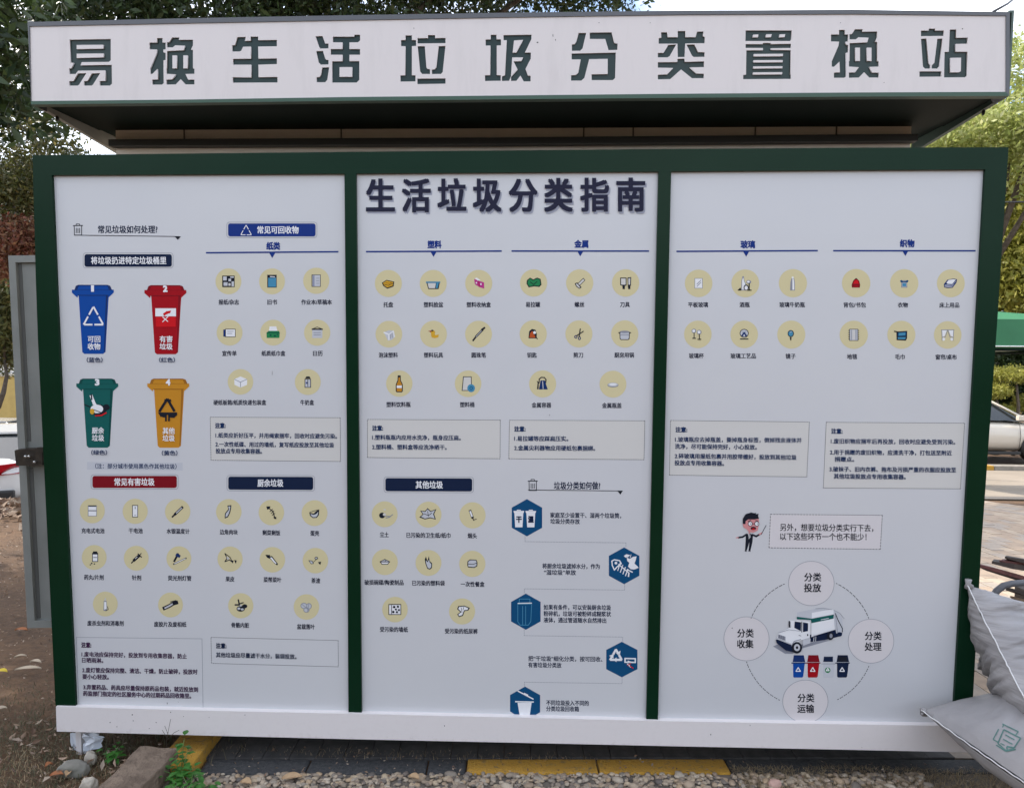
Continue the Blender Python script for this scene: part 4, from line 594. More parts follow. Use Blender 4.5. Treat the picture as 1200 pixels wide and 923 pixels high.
q.poly(C9((158, 395), (235, 420), (235, 465), (155, 435)), 'a').line(C9((170, 402), (166, 440)), .4, 'k').line(C9((190, 408), (186, 448)), .4, 'k').line(C9((212, 414), (208, 456)), .4, 'k')
q.poly(C9((130, 455), (150, 450), (300, 510), (330, 590), (240, 570), (140, 490)), 'n').line(C9((145, 438), (295, 500)), .9, 'l').line(C9((160, 380), (270, 345), (395, 360)), .5, 'a').line(C9((300, 520), (330, 470), (400, 450)), .8, 'a')
q.ell(*C9((358, 540))[0], 6.2, 6.8, 'k').ell(*C9((360, 538))[0], 3.6, 4.2, 'l').ell(*C9((360, 538))[0], 1.4, 1.7, 'k')
q.ell(*C9((720, 415))[0], 4, 4.6, 'k').ell(*C9((728, 412))[0], 1.8, 2.6, 'a').ell(*C9((820, 395))[0], 3, 2.6, 'n')
q.poly(C9((420, 455), (505, 440), (505, 490), (425, 520)), 'l').line(C9((545, 400), (540, 470)), .8, 'l').line(C9((565, 400), (560, 470)), .6, 'l').ell(*C9((475, 402))[0], .7, 1.3, 'k').line(C9((380, 405), (402, 412)), .6, 'k')
q.line(C9((515, 430), (600, 400), (770, 350)), .9, 'n'); q.done()
for bx0, c, dk, sy in ((305, 'B', 'D', 'w'), (462, 'r', 'd', 'w'), (630, 'l', 'n', 'g'), (780, 'n', 'n', 'w')):
    q = Print('small_bin_picture', 2); o_ = 10 if c == 'l' else 0
    q.poly(C9((bx0 + 12, 700), (bx0 + 140, 700), (bx0 + 122, 850 + o_), (bx0 + 112, 862), (bx0 + 22, 862), (bx0 + 14, 850)), c)
    q.poly(C9((bx0 + 20, 620 + o_), (bx0 + 128, 620 + o_), (bx0 + 143, 695), (bx0 + 8, 695)), dk if c != 'l' else 'l')
    if c == 'l': q.poly(C9((bx0 + 22, 636), (bx0 + 118, 636), (bx0 + 118, 692), (bx0 + 14, 692)), 'n').line(C9((bx0 - 4, 714), (bx0 + 144, 714)), .6, 'a').ell(*C9((bx0 + 62, 782))[0], 3.2, 3.2, 'g')
    else: q.poly(C9((bx0 + 30, 632), (bx0 + 118, 632), (bx0 + 128, 690), (bx0 + 18, 690)), 'k' if c == 'n' else dk).line(C9((bx0 - 2, 705), (bx0 + 148, 705)), 1.2, dk)
    tri_sym(q, *C9((bx0 + (62 if c == 'l' else 68), 774))[0], 5.4 if c != 'l' else 3.4, 4.4 if c != 'l' else 3, 'w', 1.1); q.done()
# specks and scuffs on paint
M_speck = mat('dirt_speck', (.07, .06, .06), .8)
def specks(name, spots, y, parent):
    v, fs = [], []
    for x, yy, a, b in spots:
        k = len(v); n = 7
        v += [K(x + a * math.cos(6.28 * i / n) * random.uniform(.7, 1.2), yy + b * math.sin(6.28 * i / n) * random.uniform(.7, 1.2), y) for i in range(n)]
        fs.append(list(range(k + n - 1, k - 1, -1)))
    mesh(name, v, fs, M_speck, parent)
specks('dirt_speck', [(485, 33.5, .4, 1.4), (630, 50, 1.2, .9), (648, 42, .5, 2), (651, 47, .5, 1), (702, 27, .7, .5), (985, 27, .6, .6), (1128, 34, .8, .8), (1036, 97, .5, .5), (762, 27, .5, .5)], FY - .0004, can)
specks('dirt_speck', [(155 + a, 837 + b, c, c * 1.2) for a, b, c in ((0, 0, .9), (1, 7, .6), (-26, 9, .6), (28, 9, .6), (45, -3, .6), (-18, 14, .5), (60, 2, .4), (20, 16, .5), (90, 3, .4))] + [(287, 837.3, .6, .5), (521, 850, .5, 1), (833, 860, .5, 1.1), (879, 849.5, .4, .8), (1010, 875, .4, .4)], -.0254, kiosk)
specks('print_scuff', [(196, 823.5, .5, 1.2), (319, 437, .25, 3), (644, 486, .4, .8), (209, 822, .4, .5), (858, 735.5, .7, .6)], -.005, panels[0])

# ------------------------------------------------------------------ open metal door leaf with its latch
leaf = empty('metal_door_leaf', label='open grey metal door leaf sticking out behind the left end of the kiosk', cat='door'); leaf.matrix_world = KM
DY = .54
def dl(name, q, y0, y1, m): return prism(name, [K(x, y, y0) for x, y in q], y1, m, leaf)
dl('door_sheet', [(12, 302), (150, 301), (160, 731), (33, 733)], DY + .02, DY + .03, M_grey)
dl('frame_stile', [(9.5, 299.5), (18, 307.5), (40.5, 727), (32, 735.5)], DY, DY + .019, M_grey)
dl('frame_rail', [(9.5, 299.5), (150, 297.5), (150, 305.5), (18, 307.5)], DY, DY + .019, M_grey)
dl('frame_rail', [(40.5, 727), (160, 725), (160, 734), (32, 735.5)], DY, DY + .019, M_grey)
dl('groove', [(19, 309), (25, 309), (36, 517), (30, 517)], DY + .017, DY + .0195, M_greyd)
dl('groove', [(33, 548), (38.5, 548), (47.4, 724), (41.8, 724)], DY + .017, DY + .0195, M_greyd)
ltc = empty('door_latch', label='rusty black box latch with bare bolt ends fixed across the grey door leaf', cat='latch'); ltc.matrix_world = KM
o = prism('latch_box', [K(x, y, DY - .05) for x, y in ((17, 528), (19, 526.8), (48, 525), (49.5, 527), (49.5, 545), (18.8, 545.5))], DY - .002, M_blacki, ltc)
prism('hasp', [K(x, y, DY - .055) for x, y in ((41, 526), (44, 524), (50, 524), (50, 530), (43, 529.5))], DY - .051, M_blacki, ltc)
for x, y in ((30.5, 534), (34.5, 534), (41, 540.5)):
    p = K(x, y, DY - .05); tube('bolt', [p, p + Vector((.004, -.012, -.002))], .006, M_steel, ltc, 8)

# ------------------------------------------------------------------ cable on the canopy
def w2(px, py, y): return KM @ K(px, py, y)
a0, a1 = w2(1164, 14, .02), at_y(1196, -8, .35)
tag(tube('cable', [a0, (a0 + a1) / 2 + Vector((0, 0, -.008)), a1], .005, mat('black_cable', (.015, .015, .02), .5)), 'short black cable leaving the top right corner of the canopy', 'cable')
a0 = at_y(1174, 237, 3.2); a1 = at_y(1260, 236, 3.2); a2 = at_y(1100, 236, 3.2)
tag(tube('thin_wire', [a2, a0, a1], .006, MATS['black_cable']), 'thin dark wire crossing in front of the trees right of the board', 'wire')

# ------------------------------------------------------------------ ground
def gmat():
    m = bpy.data.materials.new('dirt_ground'); t, b = nodes(m)
    g = t.nodes.new('ShaderNodeTexCoord'); b.inputs['Roughness'].default_value = .95
    n1 = t.nodes.new('ShaderNodeTexNoise'); n1.inputs['Scale'].default_value = 1.7; n1.inputs['Detail'].default_value = 8
    n2 = t.nodes.new('ShaderNodeTexNoise'); n2.inputs['Scale'].default_value = 26; n2.inputs['Detail'].default_value = 8; n2.inputs['Roughness'].default_value = .7
    q = t.nodes.new('ShaderNodeValToRGB'); e = q.color_ramp.elements; e[0].position = .32; e[0].color = (.03, .015, .006, 1); e[1].position = .76; e[1].color = (.19, .105, .05, 1)
    mx_ = t.nodes.new('ShaderNodeMix'); mx_.inputs[0].default_value = .55
    t.links.new(g.outputs['Object'], n1.inputs['Vector']); t.links.new(g.outputs['Object'], n2.inputs['Vector'])
    t.links.new(n1.outputs[0], mx_.inputs[2]); t.links.new(n2.outputs[0], mx_.inputs[3]); t.links.new(mx_.outputs[0], q.inputs[0]); t.links.new(q.outputs[0], b.inputs['Base Color'])
    bp = t.nodes.new('ShaderNodeBump'); bp.inputs['Strength'].default_value = .9; bp.inputs['Distance'].default_value = .02
    t.links.new(n2.outputs[0], bp.inputs['Height']); t.links.new(bp.outputs[0], b.inputs['Normal']); return m
def sheet(name, xs, ys, fn, m, off=0, kind='structure', keep=None):
    v = [(x, y, fn(x, y) + off) for y in ys for x in xs]; nx = len(xs)
    fs = [(j * nx + i, j * nx + i + 1, (j + 1) * nx + i + 1, (j + 1) * nx + i) for j in range(len(ys) - 1) for i in range(nx - 1)
          if keep is None or keep((xs[i] + xs[i + 1]) / 2, (ys[j] + ys[j + 1]) / 2)]
    o = mesh(name, v, fs, m, sm=True); return tag(o, kind=kind)
xs = [-400, -150, -60, -30] + list(np.arange(-18, 18.1, .5)) + [30, 60, 150, 400]
ys = [-300, -60, -20, -10, -6] + list(np.arange(-5, 26, .4)) + [30, 40, 60, 120, 400]
def gfine(x, y): return gz(x, y) + (.012 * noise.noise(Vector((x * 1.3, y * 1.3, 0))) if x < -1.2 else 0) - .012
sheet('ground', xs, ys, gfine, gmat())
M_asph = mat('asphalt_road', (.16, .13, .11), .9, (.22, .18, .15), 2.5, bump=.3, bscale=90)
M_conc = mat('concrete_road', (.30, .25, .195), .9, (.24, .20, .155), .9, bump=.25, bscale=60)
tag(sheet('road', [-60, -30] + list(np.arange(-16, -2.5, .5)), list(np.arange(8.6, 15, .4)), gz, M_asph, .004), 'brown asphalt road at the left', kind='structure')
tag(sheet('concrete_yard', list(np.arange(-2.5, 14.6, .5)) + [30, 60], list(np.arange(8, 13.3, .4)), gz, M_conc, .004), 'pale concrete yard at the right', kind='structure')
sheet('drain_strip', list(np.arange(-2, 14.1, .5)), [8.02, 8.25, 8.6], gz, mat('dark_drain', (.13, .115, .1), .9), .012)

# pavers: pavement behind and under the kiosk
M_pav = [mat('paver_tan', (.36, .27, .19), .9, (.29, .22, .16), 14, bump=.3), mat('paver_buff', (.42, .33, .24), .9, (.33, .26, .19), 11, bump=.3), mat('paver_grey', (.27, .23, .19), .9, (.34, .28, .22), 12, bump=.3)]
M_pav.append(mat('paver_shaded', (.05, .047, .045), .95, (.085, .08, .075), 12, bump=.3))  # darker copy: the shade under the kiosk is put into its colour
pave = sheet('pavement', [-1.4, 0, 1.6, 3.2, 4.8, 6.4], [.26, 1, 2, 3, 4, 5, 6, 7, 8.01], gz, mat('joint_sand', (.10, .08, .06), 1), -.006)
pm = []
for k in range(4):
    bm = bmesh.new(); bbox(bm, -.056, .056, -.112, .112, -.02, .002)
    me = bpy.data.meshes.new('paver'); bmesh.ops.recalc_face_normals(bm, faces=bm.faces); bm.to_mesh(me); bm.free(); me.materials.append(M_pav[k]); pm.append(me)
CI = CM.inverted()
def pix(p):
    q = CI @ Vector(p); return (600 + F * q.x / -q.z, 461.5 - F * q.y / -q.z) if q.z < -.01 else (9e9, 9e9)
def hidden(px, py):
    if not (-5 < px < 1205 and -5 < py < 928): return True
    lx = 38 + .04 * (py - 182); rx = 1182 - .0637 * (py - 174)
    return (lx + 3 < px < rx - 2 and 175 < py < 857 + (px - 66) * .0235) or (px > 1135 and py > 845)
cand, rest = [], []
c3, s3 = math.cos(R(3)), math.sin(R(3))
for i in range(72):
    for j in range(-1, 34):
        lx_ = -1.35 + i * .115; ly_ = .235 + j * .23 + (.0 if i % 2 else .0) + (.115 if i % 2 and j > -1 else 0)
        if j == -1: ly_ = .235 if i % 2 == 0 else .235
        if j == 0 and i % 2 == 0: continue
        if j == 0: ly_ += .115
        x = .03 + lx_ * c3 - ly_ * s3; y = -.022 + lx_ * s3 + ly_ * c3
        px, py = pix((x, y, gz(x, y)))
        vis = any(not hidden(*pix((x + a, y + b, gz(x, y)))) for a in (-.056, .056) for b in (-.11, 0, .11))
        d = (Vector((x, y, 0)) - CP).length
        (cand if vis else rest).append((d, x, y))
cand.sort()
def slope(x, y): return math.atan2(gz(x, y + .1) - gz(x, y - .1), .2)
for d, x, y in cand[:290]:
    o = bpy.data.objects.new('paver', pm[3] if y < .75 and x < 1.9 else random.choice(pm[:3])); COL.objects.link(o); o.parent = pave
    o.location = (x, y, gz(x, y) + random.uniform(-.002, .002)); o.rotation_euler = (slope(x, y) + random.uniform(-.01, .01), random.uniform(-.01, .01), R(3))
v, fs, mi = [], [], []
for d, x, y in cand[290:] + rest:
    k = len(v); z = gz(x, y) + random.uniform(-.002, .002); sl_ = slope(x, y)
    for dz in (-.02, .002):
        for a, b in ((-.056, -.112), (.056, -.112), (.056, .112), (-.056, .112)): v.append((x + a * c3 - b * s3, y + a * s3 + b * c3, z + dz + b * math.tan(sl_)))
    fs += [(k + 4, k + 5, k + 6, k + 7)] + [(k + a, k + (a + 1) % 4, k + 4 + (a + 1) % 4, k + 4 + a) for a in range(4)]; mi += [random.randrange(3)] * 5
tag(mesh('paver', v, fs, M_pav, pave, mi), kind='stuff')

# kerb in front of the kiosk: black and yellow painted stones
M_kblk = mat('black_kerb_paint', (.032, .034, .036), .95, (.06, .06, .06), 60, bump=.6, bscale=140)
M_kyel = mat('yellow_kerb_paint', (.46, .25, .03), .9, (.22, .15, .06), 38, bump=.9, bscale=120, lo=.55, hi=.72)
kerb = empty('kerb', (.03, -.022, 0), R(3), label='low kerb of black and yellow painted stones under the front of the kiosk', cat='kerb')
y0k, y1k = 0, .112
def kstone(x0, x1, m, zt=.018):
    bm = bmesh.new(); bbox(bm, x0, x1, y0k, y1k, -.1, zt, .008); o = from_bm('kerb_stone', bm, m, kerb); return o
xa, xb = at_z(546, 900, .018).x - .03, at_z(858, 900, .018).x - .03
xs_ = [-1.29, -.85, -.35, xa, (xa + xb) / 2, xb, xb + .55, xb + 1.1, xb + 1.7, xb + 2.4]
for i in range(len(xs_) - 1):
    kstone(xs_[i] + .003, xs_[i + 1] - .003, M_kyel if i in (3, 4) else M_kblk, .003 if i in (3, 4) else .001)
bm = bmesh.new(); bbox(bm, -1.455, -1.30, -.03, 1.4, -.1, .05, .012); kr = from_bm('kerb_stone', bm, M_kyel, kerb); tag(kr, 'yellow stone turning back under the kiosk')

# aggregate strip in front: thousands of pebbles
gm = island('pebble_stone', [(.36, .26, .16), (.22, .18, .14), (.42, .33, .22), (.09, .08, .075), (.30, .22, .15), (.40, .34, .26), (.14, .12, .10)], .8)
gb_ = sheet('gravel_bed', [-1.42, 0, 1.2, 2.6], [-.9, -.4, -.002], lambda x, y: 0, mat('cement_bed', (.17, .145, .115), 1, (.10, .085, .07), 14, bump=.5), -.004)
ico = bmesh.new(); bmesh.ops.create_icosphere(ico, subdivisions=2, radius=1); iv = np.array([v.co[:] for v in ico.verts]); iff = np.array([[v.index for v in q.verts] for q in ico.faces]); ico.free()
def pebbles(name, n, xr, yr, s0, s1, m, zf=0.0):
    V, Fc = [], []
    for k in range(n):
        s = random.uniform(s0, s1) * (1.7 if random.random() < .05 else 1); x, y = random.uniform(*xr), random.uniform(*yr)
        sc = np.array([s, s * random.uniform(.55, .85), s * random.uniform(.35, .6)]); a = random.random() * 6.28
        rot = np.array([[math.cos(a), -math.sin(a), 0], [math.sin(a), math.cos(a), 0], [0, 0, 1]])
        jit = 1 + rng.uniform(-.13, .13, (len(iv), 1))
        V.append((iv * jit * sc) @ rot.T + np.array([x, y, zf + s * .12])); Fc.append(iff + k * len(iv))
    V = np.concatenate(V); Fc = np.concatenate(Fc)
    o = mesh(name, V.tolist(), Fc.tolist(), m, sm=True); return o
gv_ = pebbles('gravel', 3900, (-1.36, 1.7), (-.34, -.003), .0065, .0165, gm)
tag(gv_, 'tan and grey pebbles set in the strip before the kerb', kind='stuff')

gb_.location = (.03, -.022, 0); gb_.rotation_euler = (0, 0, R(3)); gv_.location = (.03, -.022, 0); gv_.rotation_euler = (0, 0, R(3))
# ------------------------------------------------------------------ leaf and blade makers
def leaves_arr(P_, s, up=0.0, curl=.25):       # diamond leaf quads (two halves folded)
    n = len(P_); a = rng.normal(size=(n, 3)); a[:, 2] *= (1 - up * .7); a /= np.linalg.norm(a, axis=1, keepdims=True)
    b = rng.normal(size=(n, 3)); b -= a * (a * b).sum(1, keepdims=True); b[:, 2] *= (1 - up * .6); b /= np.linalg.norm(b, axis=1, keepdims=True)
    c = np.cross(a, b); ss = (s * rng.uniform(.6, 1.3, n))[:, None]
    p0 = P_ - a * ss; p1 = P_ + b * ss * .42 + c * ss * curl * .4; p2 = P_ + a * ss; p3 = P_ - b * ss * .42 + c * ss * curl * .4
    V = np.stack([p0, p1, p2, p3], 1).reshape(-1, 3)
    Fc = np.stack([np.arange(n) * 4, np.arange(n) * 4 + 1, np.arange(n) * 4 + 2, np.arange(n) * 4, np.arange(n) * 4 + 2, np.arange(n) * 4 + 3], 1).reshape(-1, 3)
    return V, Fc
def fastmesh(name, V, Fc, m, parent=None):
    me = bpy.data.meshes.new(name); k = Fc.shape[1]
    me.vertices.add(len(V)); me.vertices.foreach_set('co', V.astype(np.float32).ravel())
    me.loops.add(Fc.size); me.loops.foreach_set('vertex_index', Fc.astype(np.int32).ravel())
    me.polygons.add(len(Fc)); me.polygons.foreach_set('loop_start', np.arange(len(Fc), dtype=np.int32) * k)
    me.update(calc_edges=True); me.validate(); me.materials.append(m)
    o = bpy.data.objects.new(name, me); COL.objects.link(o)
    if parent: o.parent = parent
    return o
def clumps(blobs, dens, clump_r, per):         # clump centres through blobs, leaves round each
    P_ = []
    for c, rad, n in blobs:
        d = rng.normal(size=(n, 3)); d /= np.linalg.norm(d, axis=1, keepdims=True); rr = rng.uniform(.35, 1, (n, 1)) ** .5
        cc_ = np.array(c) + d * rr * np.array(rad)
        for q in cc_: P_.append(q + rng.normal(size=(per, 3)) * clump_r * np.array([1, 1, .7]))
    return np.concatenate(P_)
def tree(name, base, label, blobs, leaf, per, clump_r, lm, trunk_pts, trad, bm_, group='trees behind the kiosk', limbs=()):
    t = empty(name, base, label=label, cat='tree', group=group)
    b = np.array(base); P_ = clumps(blobs, 1, clump_r, per)
    V, Fc = leaves_arr(P_, leaf); fastmesh('crown', V - b, Fc, lm, t)
    bmx = bmesh.new(); tp = [Vector(p) - Vector(base) for p in trunk_pts]
    tube_bm(bmx, tp, [trad * (1 - .6 * i / max(1, len(tp) - 1)) for i in range(len(tp))], 10)
    for c, rad, n in blobs:
        e = Vector(c) - Vector(base); s0 = tp[-1]; mid = (s0 + e) / 2 + Vector((random.uniform(-.3, .3), random.uniform(-.3, .3), .2))
        tube_bm(bmx, [s0 - Vector((0, 0, .1)), mid, e], [trad * .38, trad * .26, trad * .1], 6)
    from_bm('trunk', bmx, bm_, t, True); return t
M_bark = mat('bark', (.06, .045, .032), .95, (.10, .08, .06), 12, bump=.8)
L_dark = island('leaves_dark', [(.018, .035, .012), (.035, .06, .016), (.05, .08, .02), (.025, .045, .018)], .45, .25)
L_yg = island('leaves_yellow_green', [(.34, .34, .06), (.44, .42, .09), (.24, .26, .05), (.50, .46, .13)], .5, .5)
L_grey = island('leaves_pale_green', [(.36, .42, .12), (.48, .50, .18), (.24, .30, .07), (.56, .56, .30)], .5, .5)
L_red = island('leaves_russet', [(.30, .10, .06), (.18, .07, .05), (.36, .18, .09), (.14, .09, .04)], .55, .4)
L_mid = island('leaves_olive', [(.07, .09, .025), (.14, .14, .04), (.045, .06, .018), (.22, .18, .06)], .5, .4)

def blob(px, py, y, rad, n): return (tuple(at_y(px, py, y)), rad, n)
# camphor tree: dark crown that fills the upper left
tree('camphor_tree', (-4.6, 8.2, gz(-4.6, 8.2)), 'big dark evergreen tree rising behind the left half of the canopy',
     [blob(130, 10, 7.5, (1.1, 1.3, .9), 75), blob(30, 20, 7.8, (.8, 1.0, .8), 26), blob(230, -5, 8, (1.7, 1.5, 1.1), 130), blob(400, -40, 8.4, (1.8, 1.6, 1.05), 140), blob(560, -55, 8.6, (1.7, 1.4, 1.05), 120), blob(690, -62, 8.6, (1.0, 1.2, .95), 70),
      blob(250, -150, 8.8, (3, 2.2, 1.5), 160), blob(110, 90, 8.2, (.9, 1.0, .6), 40)],
     
     .062, 90, .24, L_dark, [(-4.6, 8.2, gz(-4.6, 8.2)), (-4.5, 8.25, 1.5), (-4.2, 8.3, 3.2), (-3.9, 8.3, 4.6)], .22, M_bark)
tree('added_shade_tree', (-7.4, 1.6, .02), 'unseen tree added outside the left edge so its crown shades the bare earth',  # out of view, added to throw shade on the earth at the left
     [((-6.8, 1.8, 4.6), (1.7, 1.9, 1.1), 120), ((-8.2, 2.6, 5.2), (1.6, 1.8, 1.2), 90), ((-6.6, 4.6, 5.2), (1.4, 1.6, 1.0), 80), ((-5.9, .2, 4.4), (1.2, 1.4, .8), 60)], .09, 60, .28, L_dark, [(-7.4, 1.6, 0), (-7.3, 1.6, 1.6), (-7.2, 1.7, 3.2)], .17, M_bark)
tree('broadleaf_tree', (-8.2, 10.5, gz(-8.2, 10.5)), 'dense dark green tree at the left edge above the russet shrub',
     [blob(15, 185, 9.6, (1.0, 1.0, .75), 62), blob(80, 225, 9.8, (.9, 1.0, .6), 34), blob(10, 90, 10.6, (.7, 1, .6), 12), blob(12, 235, 10.2, (.7, .8, .35), 26)],
     .048, 130, .2, L_mid, [(-8.2, 10.5, gz(-8.2, 10.5)), (-8.1, 10.4, 1.2), (-7.9, 10.3, 2.4)], .16, M_bark)
tree('russet_tree', (-6.9, 9.5, gz(-6.9, 9.5)), 'small russet leaved tree at the left edge above the door leaf',
     [blob(15, 290, 9.4, (.9, .6, .42), 90), blob(45, 300, 9.6, (.6, .6, .36), 50), blob(-25, 280, 9.6, (.6, .7, .5), 40)], .045, 90, .18, L_red, [(-6.9, 9.5, gz(-6.9, 9.5)), (-6.85, 9.5, 1.2)], .09, M_bark)
tree('yellowing_tree', (-10.6, 15.5, gz(-10.6, 15.5)), 'slender tree with yellow green leaves behind the parked white car',
     [blob(2, 340, 14.5, (.8, .9, .5), 55), blob(0, 400, 15, (.9, .9, .6), 65), blob(30, 370, 15, (1, 1, .7), 60)], .08, 70, .26, L_mid, [at_y(-3, 478, 14.2), at_y(4, 460, 14.3), at_y(8, 440, 14.5), at_y(5, 420, 14.6)], .07, M_bark)
for k, (x_, y_, h_, lab) in enumerate(((-9, -6, 5.2, 'tall dark unseen tree added for reflections, left of the viewing spot'), (-4.5, -12, 3.6, 'dark unseen tree added for reflections, facing the left panel'), (.5, -13.5, 2.5, 'low dark unseen tree added for reflections, facing the middle panel'),  # unseen trees added behind the camera to darken reflections in the green frame
        (5.5, -12.5, 3.0, 'dark unseen tree added for reflections, facing the right panel'), (10.5, -7.5, 4.6, 'tall dark unseen tree added for reflections, right of the viewing spot'))):
    tree('added_reflection_tree', (x_, y_, 0), lab, [((x_, y_, h_ * .62), (2.4, 1.4, h_ * .36), 130), ((x_ - 1.6, y_, h_ * .35), (1.8, 1.2, h_ * .3), 80), ((x_ + 1.6, y_, h_ * .35), (1.8, 1.2, h_ * .3), 80)], .11, 32, .32, L_dark, [(x_, y_, 0), (x_, y_, h_ * .4)], .16, M_bark, 'unseen trees added behind the camera')
# right: willow like trees
tree('willow_tree', (10.6, 15, gz(10.6, 15)), 'tall pale green willow right of the canopy against the sky',
     [blob(1188, 125, 14, (1.0, 1.3, 1.3), 34), blob(1150, 165, 14.3, (1.2, 1.4, .6), 46), blob(1225, 80, 14, (1.0, 1.2, 1.3), 20), blob(1250, 160, 14, (1.8, 1.5, 1.6), 50), blob(1105, 178, 14.8, (1.0, 1.2, .4), 34)],
     .075, 80, .26, L_grey, [(10.6, 15, gz(10.6, 15)), (10.5, 15, 2), (10.6, 14.8, 4)], .22, M_bark)
tree('golden_willow', (11.6, 17.5, gz(11.6, 17.5)), 'bright yellow green tree behind the green gazebo roof',
     [blob(1195, 320, 16.5, (1.6, 1.3, 1.0), 150), blob(1170, 345, 17, (1.4, 1.2, .8), 90), blob(1150, 190, 17, (2.0, 1.3, .9), 90), blob(1230, 280, 16.5, (1.6, 1.4, 1.4), 90), blob(1215, 215, 18, (1.6, 1.4, 1.2), 50)],
     .085, 85, .28, L_yg, [(11.6, 17.5, gz(11.6, 17.5)), (11.6, 17.4, 2)], .2, M_bark)
tree('dark_conifer', (13.2, 20, gz(13.2, 20)), 'dark tree between the pale willow and the yellow green tree',
     [blob(1195, 235, 20, (1.2, 1.2, 1.3), 80), blob(1210, 190, 20, (1, 1, 1.2), 50), blob(1190, 440, 18.2, (2.2, .6, 1.0), 170), blob(1230, 420, 18.2, (1.8, .8, 1.3), 80)],
     .085, 75, .28, L_dark, [(13.2, 19.4, gz(13.2, 20)), (13.2, 19.4, 3)], .2, M_bark)
# clipped shrubs behind the car
for k, (px, py, rx, rz, lab) in enumerate(((1190, 438, .40, .17, 'clipped yellow green shrub cushion just below the gazebo roof'), (1167, 458, .34, .15, 'clipped shrub cushion beside the green post above the car'),
        (1174, 481, .22, .09, 'small golden shrub tuft right above the car door window'), (1206, 472, .30, .17, 'clipped shrub cushion above the car bonnet at the right edge'), (1150, 440, .5, .3, 'clipped shrub mostly behind the green post'))):
    c = at_y(px, py, 16.2 + .2 * k); s = empty('clipped_shrub', (c.x, c.y, gz(c.x, c.y)), label=lab, cat='shrub', group='clipped shrubs behind the car')
    P_ = clumps([(tuple(c), (rx, rx, rz), 75)], 1, .07, 55); V, Fc = leaves_arr(P_, .035); fastmesh('foliage', V - np.array(s.location), Fc, L_yg, s)
    tube('stem', [Vector((0, 0, 0)), Vector((.1, 0, (c.z - s.location.z) * .6)), c - s.location], [.05, .04, .02], M_bark, s)

# far building glimpsed through the leaves at the left
M_bw = mat('cream_render', (.62, .58, .50), .85, (.55, .52, .45), 1.2); M_gl = mat('window_glass', (.05, .07, .09), .1, spec=.8)
bld = empty('apartment_building', (-27, 36, -1.35), label='cream apartment building glimpsed through the tree at the left edge', cat='building')
box('wall', -7, 13, 0, 10, 0, 13.5, M_bw, bld)
box('roof', -7.3, 13.3, -.3, 10.3, 13.501, 13.9, mat('roof_grey', (.3, .3, .3), .8), bld)
for i in range(4):
    for j in range(6):
        x0, z0 = -6 + j * 3.2, 1.2 + i * 3.2
        wnd = box('window', x0, x0 + 1.6, -.06, -.001, z0, z0 + 1.5, mat('window_frame_white', (.7, .7, .7), .5), bld)
        box('pane', x0 + .1, x0 + .75, -.075, -.061, z0 + .1, z0 + 1.4, M_gl, wnd); box('pane', x0 + .85, x0 + 1.5, -.075, -.061, z0 + .1, z0 + 1.4, M_gl, wnd)
    bm = bmesh.new(); bbox(bm, -6.5, 12.5, -.9, -.85, 3.3 + i * 3.2 - .5, 3.36 + i * 3.2 - .5)
    bbox(bm, -6.5, 12.5, -.9, -.1, 2.5 + i * 3.2 - .2, 2.6 + i * 3.2 - .2)
    for k in range(60): bbox(bm, -6.5 + k * .32, -6.46 + k * .32, -.9, -.86, 2.6 + i * 3.2 - .2, 3.3 + i * 3.2 - .5)
    from_bm('balcony_railing', bm, mat('railing_white', (.7, .68, .62), .6), bld)

# yellow wall seen behind the left cars
yw = box('garden_wall', -40, -9, 21.0, 21.2, -1.35, 1.3, mat('ochre_wall', (.50, .36, .12), .9, (.42, .30, .10), 3)); tag(yw, 'low ochre garden wall behind the parked cars at the left', 'wall')
box('coping', -40, -9, 20.95, 21.25, 1.301, 1.38, mat('coping_stone', (.5, .45, .35), .9), yw)

